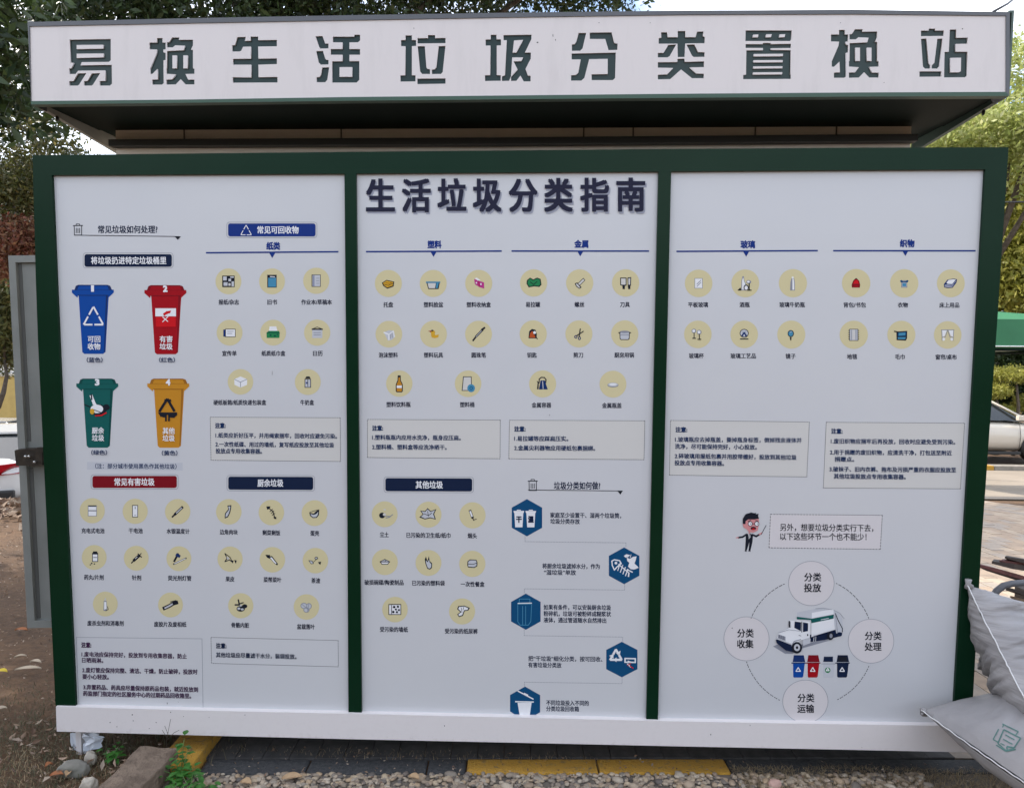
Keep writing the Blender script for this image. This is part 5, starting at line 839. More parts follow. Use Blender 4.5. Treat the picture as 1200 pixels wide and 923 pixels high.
# ------------------------------------------------------------------ cars
M_tyre = mat('tyre_rubber', (.02, .02, .02), .8); M_rim = mat('alloy_rim', (.45, .45, .45), .3, metal=.8); M_cgl = mat('car_glass', (.03, .035, .035), .08, spec=.8)
M_plast = mat('black_plastic', (.02, .02, .02), .5); M_tail = mat('tail_lamp_red', (.35, .005, .01), .15, coat=.5); M_lamp = mat('head_lamp', (.6, .6, .6), .1, coat=.5)
def car(loc, rz, paint, label):
    c = empty('parked_car', loc, rz, label, 'car', 'parked cars')
    # body sections along x (front = +x): x, half width, z bottom, z belt
    sec = [(-2.28, .62, .42, .80), (-2.22, .78, .32, .98), (-2.0, .86, .26, 1.04), (-1.4, .90, .22, 1.02), (-.5, .91, .2, .99), (.5, .91, .2, .96), (1.1, .90, .2, .93), (1.7, .87, .22, .84), (2.1, .78, .26, .72), (2.3, .58, .36, .6)]
    V, Fs = [], []; n = 16
    for x, hw, z0, z1 in sec:
        zm = (z0 + z1) / 2; hh = (z1 - z0) / 2
        for k in range(n):
            a = 2 * math.pi * (k + .5) / n; ca, sa = math.cos(a), math.sin(a)
            V.append((x, hw * math.copysign(abs(ca) ** .42, ca), zm + hh * math.copysign(abs(sa) ** .55, sa)))
    for i in range(len(sec) - 1):
        for k in range(n): Fs.append((i * n + k, i * n + (k + 1) % n, (i + 1) * n + (k + 1) % n, (i + 1) * n + k))
    Fs.append(tuple(range(n))[::-1]); Fs.append(tuple(range((len(sec) - 1) * n, len(sec) * n)))
    bo = mesh('body', V, Fs, paint, c, sm=True); sb = bo.modifiers.new('s', 'SUBSURF'); sb.levels = sb.render_levels = 1
    # glass house
    g = [(-1.95, 1.0, .62), (-1.25, 1.38, .56), (-.4, 1.45, .57), (.35, 1.42, .57), (1.15, .95, .66)]
    low = [(-2.0, .98, .76), (-1.3, .99, .80), (-.4, .97, .81), (.4, .95, .81), (1.25, .92, .74)]
    V = [(x, s * w_, z) for s in (1, -1) for x, z, w_ in low] + [(x, s * w_, z) for s in (1, -1) for x, z, w_ in g]
    Fs = [(i, i + 1, 11 + i, 10 + i) for i in range(4)] + [(5 + i, 15 + i, 16 + i, 6 + i) for i in range(4)]
    Fs += [(10 + i, 11 + i, 16 + i, 15 + i) for i in range(4)] + [(0, 10, 15, 5), (4, 9, 19, 14)]
    mesh('glass', V, Fs, M_cgl, c)
    bm = bmesh.new(); R4 = [(-1.3, 1.385, .575), (-.4, 1.465, .585), (.36, 1.435, .585)]
    vs = [bm.verts.new((x, s * w_, z + .0)) for x, z, w_ in R4 for s in (-1, 1)] + [bm.verts.new((x, s * (w_ - .02), z + .035)) for x, z, w_ in R4 for s in (-1, 1)]
    for i in (0, 2):
        bm.faces.new((vs[6 + i], vs[7 + i], vs[9 + i], vs[8 + i])); bm.faces.new((vs[i], vs[i + 2], vs[i + 8], vs[i + 6])); bm.faces.new((vs[i + 1], vs[i + 7], vs[i + 9], vs[i + 3]))
    bm.faces.new((vs[0], vs[6], vs[7], vs[1])); bm.faces.new((vs[4], vs[5], vs[11], vs[10])); from_bm('roof', bm, paint, c)
    for s in (-1, 1):
        bm = bmesh.new()
        for ps in ([(1.25, s * .765, .94), (.37, s * .60, 1.43)], [(-2.0, s * .775, 1.0), (-1.3, s * .59, 1.38)], [(-.45, s * .825, .97), (-.42, s * .595, 1.45)], [(.37, s * .60, 1.45), (-.42, s * .60, 1.475), (-1.3, s * .59, 1.39)]): tube_bm(bm, ps, .028, 6)
        from_bm('pillar', bm, paint, c, True)
        box('mirror', .88, 1.06, s * .86 - (.12 if s < 0 else -.0), s * .86 + (.12 if s > 0 else 0), .96, 1.08, paint, c, .02)
        box('door_handle', -.35, -.18, s * .905 - .015, s * .905 + .015, .84, .865, paint, c, .004)
        bm = bmesh.new()
        for x in (-1.3, -.42, .95): tube_bm(bm, [(x, s * .900, .30), (x + .02, s * .922, .6), (x, s * .895, .9)], .007, 4)
        tube_bm(bm, [(-1.3, s * .9, .31), (.95, s * .9, .31)], .005, 4); from_bm('door_gap', bm, M_plast, c)
        box('sill', -1.1, 1.0, s * .87 - .03, s * .87 + .03, .17, .24, M_plast, c, .01)
        bm = bmesh.new(); vs = [bm.verts.new(p) for p in ((-2.25, s * .35, .92), (-2.3, s * .4, .76), (-2.2, s * .80, .78), (-1.9, s * .885, .86), (-2.0, s * .87, .94), (-2.2, s * .74, .96))]
        fq = bm.faces.new(vs); e = bmesh.ops.extrude_face_region(bm, geom=[fq]); bmesh.ops.translate(bm, verts=[q for q in e['geom'] if isinstance(q, bmesh.types.BMVert)], vec=(-.03, s * .02, 0)); from_bm('tail_lamp', bm, M_tail, c)
        box('head_lamp', 2.02, 2.24, s * .62 - .14, s * .62 + .14, .62, .72, M_lamp, c, .03)
        for x in (-1.38, 1.38):
            y = s * .83
            wb = bmesh.new(); tube_bm(wb, [(x, y - s * .11, .32), (x, y + s * .09, .32)], .32, 24); wh = from_bm('wheel', wb, M_tyre, c, True)
            wb = bmesh.new(); tube_bm(wb, [(x, y + s * .07, .32), (x, y + s * .1, .32)], .21, 24); from_bm('rim', wb, M_rim, wh)
            wb = bmesh.new(); tube_bm(wb, [(x, y - s * .1, .34), (x, y + s * .083, .34)], .365, 24); from_bm('wheel_arch', wb, M_plast, c, True)
    box('rear_bumper', -2.34, -2.2, -.7, .7, .3, .5, M_plast, c, .03); box('number_plate', -2.335, -2.325, -.22, .22, .58, .7, mat('blue_plate', (.02, .06, .3), .4), c)
    return c
P_white = mat('car_paint_white', (.72, .72, .70), .25, coat=.8); P_silver = mat('car_paint_silver', (.45, .45, .44), .25, coat=.8); P_beige = mat('car_paint_champagne', (.60, .54, .45), .25, coat=.8)
c0 = at_y(30, 560, 9.2); th = R(112); qx, qy = c0.x - .86 * math.sin(th) + 2.25 * math.cos(th), c0.y + .86 * math.cos(th) + 2.25 * math.sin(th)
car((qx, qy, gz(c0.x, c0.y) + .01), th, P_white, 'white car at the left edge with its red tail lamp showing')
c1 = at_y(-30, 500, 15.8); car((c1.x - .2, c1.y + 1.2, gz(-9, 16) + .02), R(15), P_silver, 'silver car parked behind the white car at the left edge')
c2 = at_y(1208, 540, 14.3); car((c2.x - 1.22, c2.y + .9, gz(c2.x, 14.3) + .06), R(-1), P_beige, 'champagne coloured car parked beyond the yard at the right edge')
# far kerb under the right car
fk = empty('kerb', (7, 13.2, gz(7, 13.2)), label='grey and yellow kerb in front of the champagne car at the right', cat='kerb'); yk = gz(7, 13.2)
xk = at_y(1160, 550, 13.2).x; e0 = -6
seg = [(xk - 4.1, xk - 2.1, 0), (xk - 2.09, xk - .9, 1), (xk - .89, xk + .09, 1), (xk + .1, xk + 1.6, 0), (xk + 1.61, xk + 3.2, 0)]
for x0, x1, k in seg:
    box('kerb_stone', x0 - 7, x1 - 7, 0, .3, -.1, .1, M_kyel if k else mat('grey_kerb', (.28, .25, .21), .9, (.2, .18, .15), 8), fk, .01)

# ------------------------------------------------------------------ green gazebo
M_tent = mat('green_tent_fabric', (.02, .14, .055), .6, (.026, .165, .065), 2, bump=.1); M_tl = mat('tent_trim', (.75, .76, .72), .5)
gy = 8.8; g0 = at_y(1060, 405, gy); zb_, xl = g0.z, g0.x; zt_ = at_y(1180, 374, gy).z
gaz = empty('gazebo', (xl + 1.5, gy + 1.5, gz(xl + 1.5, gy + 1.5)), label='green folding gazebo with white edging beyond the right end of the board', cat='gazebo'); ox, oy, oz = gaz.location
x0, x1, y0, y1 = xl - ox, xl + 3 - ox, gy - oy, gy + 3 - oy; za, zt = zb_ - oz, zt_ - oz; ap = zt + .30; ym = y0 + 1.5
mesh('roof_fabric', [(x0, y0, zt), (x1, y0, zt), (x1, y1, zt), (x0, y1, zt), (0, 0, ap), (x0, y0, zt - .004), (x1, y0, zt - .004), (x1, y1, zt - .004), (x0, y1, zt - .004)], [(0, 1, 4), (1, 2, 4), (2, 3, 4), (3, 0, 4)], M_tent, gaz)
for (a, b, c_, d) in ((x0, y0, x1, y0), (x1, y0, x1, y1), (x1, y1, x0, y1), (x0, y1, x0, y0)):
    n_ = Vector((d - b, -(c_ - a), 0)).normalized() * .012
    V = []
    for k in range(13):
        t = k / 12; sx = .012 * math.sin(k * 1.9); V += [(a + (c_ - a) * t + n_.x + sx * .3, b + (d - b) * t + n_.y + sx * .3, zt), (a + (c_ - a) * t + n_.x * 1.5, b + (d - b) * t + n_.y * 1.5, za)]
    mesh('valance', V, [(2 * k, 2 * k + 1, 2 * k + 3, 2 * k + 2) for k in range(12)], M_tent, gaz)
    tube('edging', [(a + n_.x * 2, b + n_.y * 2, za), (c_ + n_.x * 2, d + n_.y * 2, za)], .012, M_tl, gaz, 6)
    tube('truss_bar', [(a, b, za - .05), (c_, d, za - .05)], .022, M_dgreen, gaz, 6)
for a, b in ((x0, y0), (x1, y0), (x1, y1), (x0, y1)): box('leg', a - .02, a + .02, b - .02, b + .02, gz(ox + a, oy + b) - oz, zt - .02, M_dgreen, gaz)

# ------------------------------------------------------------------ sacks
def sackmat(name, c, c2):
    m = mat(name, c, .62, c2, 3.5, bump=.75, bscale=13, detail=9, lo=.3, hi=.75); return m
M_sack = sackmat('woven_sack', (.33, .315, .31), (.25, .24, .24)); M_sack2 = mat('creased_woven_sack', (.33, .315, .31), .62, (.22, .21, .21), 2.2, bump=1.0, bscale=3.0, lo=.3, hi=.75, stretch=(1.5, 1.5, 15), detail=8); M_seamc = mat('seam_cord', (.66, .65, .64), .6)
def sack(name, A_, B_, C_, thick, label, wr, seed, sag=.06, edgewrap=.18, sm_=None):
    """A corner, B along the sewn end, C along the long side."""
    A_, B_, C_ = Vector(A_), Vector(B_), Vector(C_); ex, ey = B_ - A_, C_ - A_; N_ = ex.cross(ey).normalized()
    if N_.z < 0: N_ = -N_
    o = empty(name, tuple(A_), label=label, cat='sack', group='stuffed grey sacks leaning at the right end'); n = 84; V = []
    def pt(u_, v_, s):
        uu, vv = 2 * u_ - 1, 2 * v_ - 1
        pin = edgewrap * .5
        a = .5 + (uu / 2) * (1 - pin * (1 - vv * vv) ** 1.0 * 0 - pin * .35 * (1 - vv ** 2)); b = .5 + (vv / 2) * (1 - pin * .6 * (1 - uu ** 2))
        h = thick * max(0, (1 - abs(uu) ** 2.6)) ** .62 * max(0, (1 - abs(vv) ** 2.8)) ** .6
        p = A_ + ex * a + ey * b + N_ * h * s
        q = Vector((u_ * 2.2, v_ * 2.2, seed + s * 5)); e_ = min(1, h / thick + .12)
        d = noise.fractal(q, .9, 2.2, 3) * wr[2] * e_
        wq = noise.noise(q * 1.7) * .12
        for fu, fv, am in ((16, 2.2, 1), (31, 3.4, .6), (9, 1.6, 1.1)):
            q2 = Vector(((u_ + wq + v_ * .12) * fu * wr[0], v_ * fv * wr[1], seed * fu + s)); d += (.5 - abs(noise.noise(q2)) * 2.2) * wr[3] * am * e_
        ra = math.hypot(u_, v_) + 1e-3; q3 = Vector((math.atan2(v_, u_) * 9, ra * 2, seed)); d += noise.noise(q3) * .02 * max(0, 1 - ra * 3) * e_
        return p + N_ * d * s + Vector((0, 0, -sag * (u_ * (1 - u_)) * 2 * (1 if s < 0 else .5)))
    for s in (1, -1):
        for j in range(n + 1):
            for i in range(n + 1): V.append(pt(i / n, j / n, s))
    m_ = n + 1; Fs = []
    for s in range(2):
        for j in range(n):
            for i in range(n):
                q = [s * m_ * m_ + j * m_ + i, s * m_ * m_ + j * m_ + i + 1, s * m_ * m_ + (j + 1) * m_ + i + 1, s * m_ * m_ + (j + 1) * m_ + i]
                Fs.append(q if s else q[::-1])
    bm = bmesh.new(); vs = [bm.verts.new(p - A_) for p in V]
    for q in Fs: bm.faces.new([vs[k] for k in q])
    bmesh.ops.remove_doubles(bm, verts=bm.verts, dist=.0045); body = from_bm('sack_body', bm, sm_ or M_sack, o, True)
    # sewn seam along the A-B end
    pts = [(pt(i / 40, 0, 1) + pt(i / 40, 0, -1)) / 2 - A_ + N_ * .002 - ey.normalized() * .004 for i in range(41)]
    pts = [p + Vector((0, 0, .0015 * math.sin(i * 1.7))) for i, p in enumerate(pts)]
    tube('seam', pts, .0024, M_seamc, o, 6)
    return o, body, pt
la, lb, lc = at_y(1080, 832, -.12), at_y(1262, 958, -.82), at_y(1300, 800, .30)
sk1, body1, pt1 = sack('grain_sack', la, lb, lc, .15, 'lower grey sack with a green printed emblem lying against the kiosk base', (.5, 1, .03, .005), 3.1)
ua, ub, uc = at_y(1132, 684, -.06), at_y(1218, 850, -.40), at_y(1262, 752, .42)
sk2, body2, pt2 = sack('grain_sack', ua, ub, uc, .17, 'upper wrinkled grey sack standing on the lower sack against the green post', (1, 1.2, .035, .022), 8.4, sm_=M_sack2)
for o, A_, (qx, qy), dd in ((sk1, la, (1084, 833), (-.012, 0, .01)), (sk2, ua, (1134, 684), (-.006, 0, .03))):
    v0 = Vector((.012, 0, -.01)); bm = bmesh.new(); tube_bm(bm, [v0, v0 + Vector((-.006, -.004, .012)), v0 + Vector((dd[0], -.006, dd[2]))], [.018, .009, .013], 8); from_bm('tied_ear', bm, M_sack, o, True)
# emblem printed on the lower sack
dg = bpy.context.evaluated_depsgraph_get(); bpy.context.view_layer.update()
bvh = BVHTree.FromPolygons([sk1.matrix_world @ v.co for v in body1.data.vertices], [tuple(p.vertices) for p in body1.data.polygons])
M_emb = mat('emblem_green', (.07, .16, .14), .7)
V, Fs = [], []
def CE(x, y): return (1140 + x / 9.92, 830 + y / 9.92)
for pl, wd in (([(360, 240), (290, 400), (385, 485), (470, 465), (555, 340), (360, 240)], 1.5), ([(345, 175), (530, 265), (500, 300)], 1.3), ([(300, 235), (235, 355), (290, 385)], 1.3), ([(378, 300), (485, 360)], 1.3), ([(350, 350), (460, 410)], 1.3), ([(322, 400), (370, 425)], 1.1), ([(395, 435), (480, 455)], 1.8), ([(270, 420), (385, 492), (500, 470)], 1.4), ([(395, 440), (400, 480)], 1.5), ([(360, 180), (345, 215)], 1.2)):
    for i in range(len(pl) - 1):
        (xa_, ya_), (xb_, yb_) = CE(*pl[i]), CE(*pl[i + 1]); Ls = math.hypot(xb_ - xa_, yb_ - ya_); nn = max(1, int(Ls / 2.0)); nx, ny = -(yb_ - ya_) / Ls * wd / 2, (xb_ - xa_) / Ls * wd / 2
        row = []
        for k in range(nn + 1):
            for sgn in (1, -1):
                px, py = xa_ + (xb_ - xa_) * k / nn + nx * sgn, ya_ + (yb_ - ya_) * k / nn + ny * sgn
                d = ray(px, py); h = bvh.ray_cast(CP, d)
                row.append((h[0] - d * .003 - la) if h[0] is not None else None)
        for k in range(nn):
            q = row[2 * k:2 * k + 4]
            if None in q: continue
            b = len(V); V += q; Fs.append((b, b + 1, b + 3, b + 2))
if V: mesh('emblem', V, Fs, M_emb, sk1)

# boards and hose behind the sacks
M_bd = [mat('board_red_brown', (.16, .05, .04), .7, (.09, .03, .025), 12, stretch=(1, 8, 8)), mat('board_dark', (.035, .025, .02), .7, (.06, .04, .03), 14), mat('board_pale_edge', (.25, .17, .10), .7, (.12, .07, .04), 14)]
def plank(pa, pb, w_, th, m, label):
    pa, pb = Vector(pa), Vector(pb); d = (pb - pa); Lh = d.length; d.normalize(); sd_ = d.cross(Vector((0, 0, 1))).normalized(); up_ = sd_.cross(d)
    v = []
    for t, ww in ((0, .15), (.12, 1), (1, 1)):
        for a, b in ((-1, -1), (1, -1), (1, 1), (-1, 1)): v.append(sd_ * a * w_ * ww / 2 + up_ * b * th * (.5 if ww < 1 else 1) / 2 + d * Lh * t)
    fs_ = [(3, 2, 1, 0), (8, 9, 10, 11)] + [(k * 4 + a, k * 4 + (a + 1) % 4, k * 4 + 4 + (a + 1) % 4, k * 4 + 4 + a) for k in range(2) for a in range(4)]
    o = mesh('thin_board', v, fs_, m); o.location = pa; return tag(o, label, 'board', 'broken boards sticking out behind the sacks')
Y0 = .62
for x0_, y0_, x1_, y1_, w_, th, k, lab in ((1146, 662, 1262, 694, .10, .02, 0, 'longest red brown board, its tip reaching over the green post'), (1164, 659, 1262, 672, .10, .025, 1, 'dark pointed board just above the longest red one'), (1179, 653, 1262, 668, .08, .018, 1, 'topmost short dark board of the bundle'),
        (1150, 665, 1262, 701, .07, .01, 1, 'dark board lying under the longest red one'), (1180, 689, 1262, 716, .09, .018, 1, 'dark board inside the bend of the grey hose'), (1185, 699, 1262, 724, .07, .014, 2, 'lowest board with a pale tan edge'), (1172, 657, 1262, 663, .06, .012, 0, 'small red brown board between the two top dark ones')):
    plank(at_y(x0_, y0_, Y0), at_y(x1_, y1_, Y0 + .25), w_, th, M_bd[k], lab)
hp = [at_y(x, y, .52) for x, y in ((1158, 712), (1163, 700), (1168, 692), (1176, 686), (1186, 683.5), (1200, 682.5), (1225, 684), (1260, 695))]
tag(tube('grey_hose', hp, .0155, mat('grey_hose_rubber', (.11, .11, .12), .45), seg=12), 'bent grey hose arching behind the upper sack', 'hose')
tag(box('dark_crate', hp[0].x + .55, hp[0].x + 1.4, .75, 1.2, gz(2.5, 1) , at_y(1200, 715, .75).z, M_bd[1], bev=.01), 'dark low crate carrying the boards behind the sacks', 'crate')

# ------------------------------------------------------------------ things low at the left front
M_stone = mat('grey_stone', (.20, .19, .165), .9, (.13, .125, .10), 9, bump=.6, bscale=40); M_pale = mat('pale_stone', (.42, .38, .32), .9, (.33, .29, .23), 14, bump=.6, bscale=50)
M_cblk = mat('dirty_concrete', (.19, .14, .10), .95, (.11, .078, .055), 16, bump=1.2, bscale=60)
def rock(name, px, py, w_, d_, h_, m, label, y=None, seed=1, rz=0):
    p = at_z(px, py, 0); bm = bmesh.new(); bmesh.ops.create_icosphere(bm, subdivisions=4, radius=1)
    for v_ in bm.verts:
        c = v_.co; k = 1 + .22 * noise.fractal(c * 1.2 + Vector((seed, 0, 0)), 1, 2, 4); c = Vector([math.copysign(abs(a) ** .8, a) for a in c]) * k
        v_.co = Vector((c.x * w_ / 2, c.y * d_ / 2, max(-.3, c.z) * h_ * .75))
    o = from_bm(name, bm, m, sm=True); o.location = (p.x, p.y, h_ * .2); o.rotation_euler = (0, 0, rz); return tag(o, label, 'stone')
rock('stone', 85, 905, .13, .075, .05, M_stone, 'rounded grey green stone below the left corner of the white beam', seed=2)
rock('stone', 104, 925, .062, .05, .05, M_pale, 'small pale stone at the bottom edge left of the concrete block', seed=5)
rock('stone', 106, 893, .05, .04, .05, M_pale, 'small tan stone behind the rounded grey green stone', seed=9)
rock('stone', 908, 921, .05, .04, .03, mat('pink_stone', (.42, .27, .22), .9), 'pinkish stone lying in the gravel right of the yellow kerb', seed=11)
# long concrete block pointing at the camera
ca, cb = at_z(186, 893, .02), at_z(120, 965, .0)
bm = bmesh.new(); dd = (cb - ca); Lh = dd.length; ang = math.atan2(dd.y, dd.x)
bbox(bm, 0, Lh, -.085, .085, -.05, .085, .008); bmesh.ops.subdivide_edges(bm, edges=bm.edges, cuts=5, use_grid_fill=True)
for v_ in bm.verts: v_.co += Vector((noise.noise(v_.co * 9), noise.noise(v_.co * 9 + Vector((5, 0, 0))), noise.noise(v_.co * 9 + Vector((9, 0, 0))))) * .013
cbk = from_bm('concrete_block', bm, M_cblk); cbk.location = (ca.x, ca.y, 0); cbk.rotation_euler = (0, R(2), ang); tag(cbk, 'long dirty brown concrete block running from the bottom edge to under the beam', 'concrete block')
# crumpled white sheet at the foot
def crumple(name, quad, n, amp, seed, m, par=None, org=None):
    V = []; Fs = []
    a, b, c, d = quad
    for j in range(n + 1):
        for i in range(n + 1):
            s, t = i / n, j / n; p = (a * (1 - s) + b * s) * (1 - t) + (d * (1 - s) + c * s) * t
            q = Vector((s * 3, t * 3, seed)); V.append(p - org + Vector((noise.noise(q), noise.noise(q + Vector((7, 0, 0))) * 1.6, noise.noise(q + Vector((0, 9, 0))))) * amp)
    for j in range(n):
        for i in range(n): Fs.append((j * (n + 1) + i, j * (n + 1) + i + 1, (j + 1) * (n + 1) + i + 1, (j + 1) * (n + 1) + i))
    return mesh(name, V, Fs, m, par)
M_foil = mat('white_plastic_sheet', (.62, .65, .70), .35, spec=.6)
og = at_y(100, 875, .05); ws = empty('crumpled_sheet', og, label='crumpled white plastic sheet stuffed under the left end of the beam', cat='plastic sheet')
for k, (qd, yy) in enumerate((([(84, 859), (108, 857), (110, 872), (90, 878)], .06), ([(97, 860), (118, 858), (120, 866), (99, 873)], .03), ([(100, 868), (121, 866), (117, 878), (98, 880)], .05), ([(82, 858), (90, 858), (92, 886), (86, 886)], .08), ([(92, 872), (104, 868), (98, 886), (91, 886)], .07))):
    crumple('sheet_fold', [at_y(x, y, yy) for x, y in qd], 3, .016, k * 3.3, M_foil, ws, og)
# fallen leaves
def fleaf(px, py, L_, w_, rz, m, label, z=.012):
    p = at_z(px, py, z); V = []; Fs = []; n = 8
    for i in range(n + 1):
        t = i / n; hw = w_ / 2 * math.sin(math.pi * min(1, t * 1.0 + .02)) ** .8; V += [((t - .5) * L_, -hw, .008 * math.sin(t * 3.1) + .006), ((t - .5) * L_, 0, .008 * math.sin(t * 3.1)), ((t - .5) * L_, hw, .008 * math.sin(t * 3.1) + .009)]
    for i in range(n): Fs += [(3 * i, 3 * i + 1, 3 * i + 4, 3 * i + 3), (3 * i + 1, 3 * i + 2, 3 * i + 5, 3 * i + 4)]
    o = mesh('fallen_leaf', V, Fs, m); o.location = (p.x, p.y, gz(p.x, p.y) + z); o.rotation_euler = (0, 0, R(rz)); return tag(o, label, 'leaf', 'fallen leaves on the ground')
M_fl = [mat('leaf_pale', (.42, .35, .26), .8), mat('leaf_yellow', (.55, .42, .03), .7), mat('leaf_orange', (.30, .11, .04), .8, (.2, .08, .03), 20), mat('leaf_tan', (.40, .27, .15), .8, (.3, .19, .1), 20)]
for a in ((33, 793, .13, .035, 12, 0, 'longest pale leaf on the bare earth left of the beam'), (42, 785, .07, .025, -8, 0, 'short pale leaf just behind the longest pale leaf'), (24, 779, .06, .02, 25, 0, 'narrow pale leaf farthest from the beam'), (2, 796, .06, .035, 5, 1, 'bright yellow leaf at the left edge of the picture'),
          (57, 899, .03, .022, 60, 2, 'orange leaf left of the rounded grey stone'), (66, 910, .05, .03, 20, 2, 'larger orange brown leaf below the rounded stone'), (80, 908, .04, .025, 100, 3, 'tan leaf propped against the rounded stone'), (25, 748, .08, .04, 0, 2, 'orange leaf on the earth under the door leaf'), (1, 838, .05, .03, 40, 0, 'pale leaf at the left edge level with the beam'),
          (342, 912, .08, .045, 15, 3, 'broad curled tan leaf on the gravel before the black kerb'), (288, 918, .05, .04, -10, 3, 'orange tan leaf on the gravel near the green plant'), (485, 912, .05, .035, -20, 3, 'round tan leaf on the gravel left of the yellow kerb')):
    fleaf(a[0], a[1], a[2], a[3], a[4], M_fl[a[5]], a[6])
# leaf litter
def scatter_leaves(name, n, fx, s, m, kind='stuff'):
    P_ = np.array([fx() for _ in range(n)]); V, Fc = leaves_arr(P_, s, up=.9, curl=.8); return tag(fastmesh(name, V, Fc, m), kind=kind)
M_lit = island('litter_leaves', [(.28, .20, .14), (.16, .10, .06), (.42, .34, .26), (.10, .06, .04), (.22, .13, .08), (.35, .26, .19)], .8)
def f1():
    x, y = random.uniform(-9, -3.2), random.gauss(5.8, .8); return (x, y, gz(x, y) + .02 + random.random() * .04)
scatter_leaves('leaf_litter', 4200, f1, .06, M_lit)
def f2():
    x, y = random.uniform(-5, -1.45), random.uniform(-.6, 5.2); return (x, y, gz(x, y) + .004 + random.random() * .006)
scatter_leaves('leaf_crumbs', 5200, f2, .011, M_lit)
def f3():
    x, y = random.uniform(-1.3, 2.2), random.uniform(-.4, .12); return (x, y, .012 + random.random() * .006)
scatter_leaves('leaf_crumbs', 500, f3, .008, M_lit)
# grass
def blades(name, n, fx, h, w_, m, lean=.5, label=None):
    V, Fs = [], []
    for _ in range(n):
        x, y = fx(); z = gz(x, y); a = random.random() * 6.28; l = random.uniform(.1, lean) * h * random.uniform(.6, 1.5); hh = h * random.uniform(.4, 1.2); ww = w_ * random.uniform(.6, 1.2)
        dx, dy = math.cos(a) * l, math.sin(a) * l; px_, py_ = -math.sin(a) * ww, math.cos(a) * ww; b = len(V)
        V += [(x - px_, y - py_, z - .005), (x + px_, y + py_, z - .005), (x + dx * .35 - px_ * .8, y + dy * .35 - py_ * .8, z + hh * .6), (x + dx * .35 + px_ * .8, y + dy * .35 + py_ * .8, z + hh * .6), (x + dx, y + dy, z + hh)]
        Fs += [(b, b + 1, b + 3, b + 2), (b + 2, b + 3, b + 4)]
    o = mesh(name, V, Fs, m); return tag(o, label, kind='stuff')
M_gr = island('grass_dull', [(.05, .06, .03), (.09, .09, .045), (.16, .13, .08), (.04, .05, .02)], .8, .2); M_dry = island('grass_dry', [(.34, .25, .14), (.24, .17, .09), (.42, .33, .2), (.16, .11, .06)], .85, .2)
def g1():
    while True:
        x, y = random.gauss(-1.95, .42), random.gauss(.12, .28)
        if x < -1.36: return x, y
blades('grass', 5200, g1, .017, .0016, M_gr, 2.4, 'short dull grass at the left front corner')
def g2(): return random.gauss(-1.5, .14), random.uniform(-.05, .4)
blades('grass', 260, g2, .05, .0016, M_gr, 1.0, 'taller grass beside the concrete block')
def g3():
    x = min(2.15, random.uniform(.95, 2.6)); return x, random.uniform(-.30, .10) * (1 if x > 1.3 else .8)
blades('dry_grass', 13000, g3, .012, .0010, M_dry, 3.6, 'matted dry straw grass at the right front')
def g4(): return random.uniform(-2.9, -1.5), random.uniform(-.5, .05)
blades('dry_grass', 3200, g4, .012, .0014, M_dry, 2.6, 'dry straw strands at the left bottom corner')
def f4(): return (random.uniform(-3.2, -1.4), random.uniform(-.6, .3), .02 + random.random() * .01)
scatter_leaves('leaf_crumbs', 420, f4, .019, M_lit)
def g5(): return random.uniform(-1.35, .4), random.gauss(.1, .02)
blades('dry_grass', 350, g5, .014, .001, M_dry, 2.0, 'sparse dry strands along the kerb')
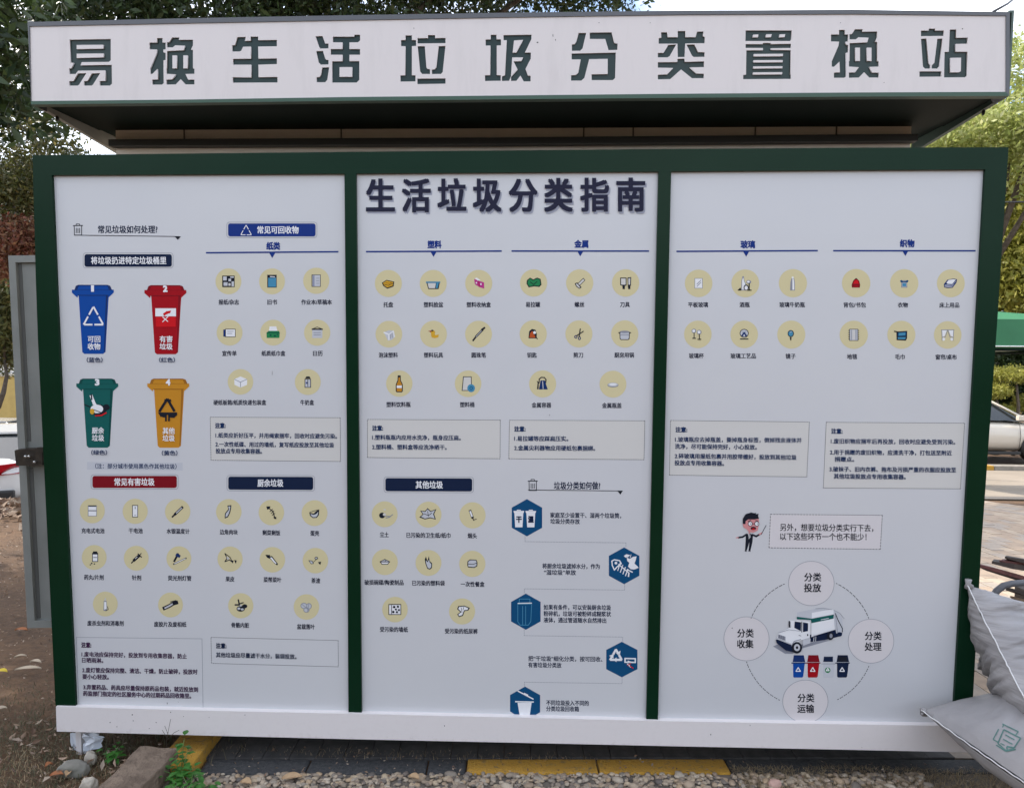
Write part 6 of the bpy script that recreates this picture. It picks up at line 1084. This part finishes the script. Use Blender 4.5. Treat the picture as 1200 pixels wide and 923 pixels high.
# green plant
L_fresh = island('leaves_fresh', [(.06, .22, .03), (.09, .28, .04), (.04, .16, .025), (.12, .30, .06)], .45, .35)
def plant(px, py, hts, label, seed):
    random.seed(seed); p = at_z(px, py, 0); o = empty('green_plant', p, label=label, cat='plant', group='low green plants'); bmx = bmesh.new(); n = 0
    for (dx, dy, h) in hts:
        top = Vector((dx, dy, h)); tube_bm(bmx, [Vector((0, 0, -.01)), top * .5 + Vector((random.uniform(-.01, .01), 0, .01)), top], [.0022, .0016, .001], 5)
        for k in range(9):
            t = .3 + .7 * k / 8; b = top * t + Vector((0, 0, .005)); a = random.random() * 6.28; Lf = random.uniform(.022, .04); w_ = Lf * .62
            d = Vector((math.cos(a), math.sin(a), random.uniform(-.2, .5))).normalized(); s_ = d.cross(Vector((0, 0, 1))).normalized(); up_ = s_.cross(d)
            b = b + d * .012; V = []
            prof = [(0, .05), (.15, .7), (.4, 1), (.65, .75), (.85, .35), (1, .02)]
            for t2, hw in prof: c = b + d * Lf * t2 - Vector((0, 0, .25 * Lf * t2 * t2)); V += [c - s_ * w_ / 2 * hw + up_ * .003 * hw, c, c + s_ * w_ / 2 * hw + up_ * .003 * hw]
            Fs = []
            for i in range(5): Fs += [(3 * i, 3 * i + 1, 3 * i + 4, 3 * i + 3), (3 * i + 1, 3 * i + 2, 3 * i + 5, 3 * i + 4)]
            mesh('leaf', V, Fs, L_fresh, o, sm=True)
    from_bm('stem', bmx, mat('green_stem', (.08, .18, .04), .6), o, True)
plant(212, 915, [(-.02, 0, .10), (.03, .0, .13), (.0, .03, .16), (-.06, -.03, .06), (.07, -.02, .07), (.02, -.05, .08), (-.03, -.06, .05), (.1, -.05, .05)], 'bright green leafy plant right of the concrete block', 4)
plant(222, 935, [(-.08, 0, .05), (.03, .0, .06), (.0, .03, .08), (-.04, .03, .07), (.08, .02, .05)], 'low green sprig at the bottom edge under the leafy plant', 6)
plant(130, 893, [(-.02, 0, .05), (.03, .0, .04), (.02, .02, .06)], 'tiny green weed between the stones and the concrete block', 8)
tw = empty('dry_twig', at_z(196, 893, 0), label='thin dry forked twig rising in front of the white beam', cat='twig'); tb = bmesh.new(); o3 = tw.location
zt2 = lambda px, py: at_y(px, py, -.06) - o3
for ps in ([Vector((0, 0, 0)), zt2(195, 868), zt2(198, 852), zt2(200, 842)], [zt2(196, 864), zt2(190, 855)], [zt2(196.5, 866), zt2(204, 858), zt2(210, 855)], [zt2(197, 860), zt2(193, 850)]): tube_bm(tb, ps, .0009, 4)
from_bm('stem', tb, M_bark, tw)
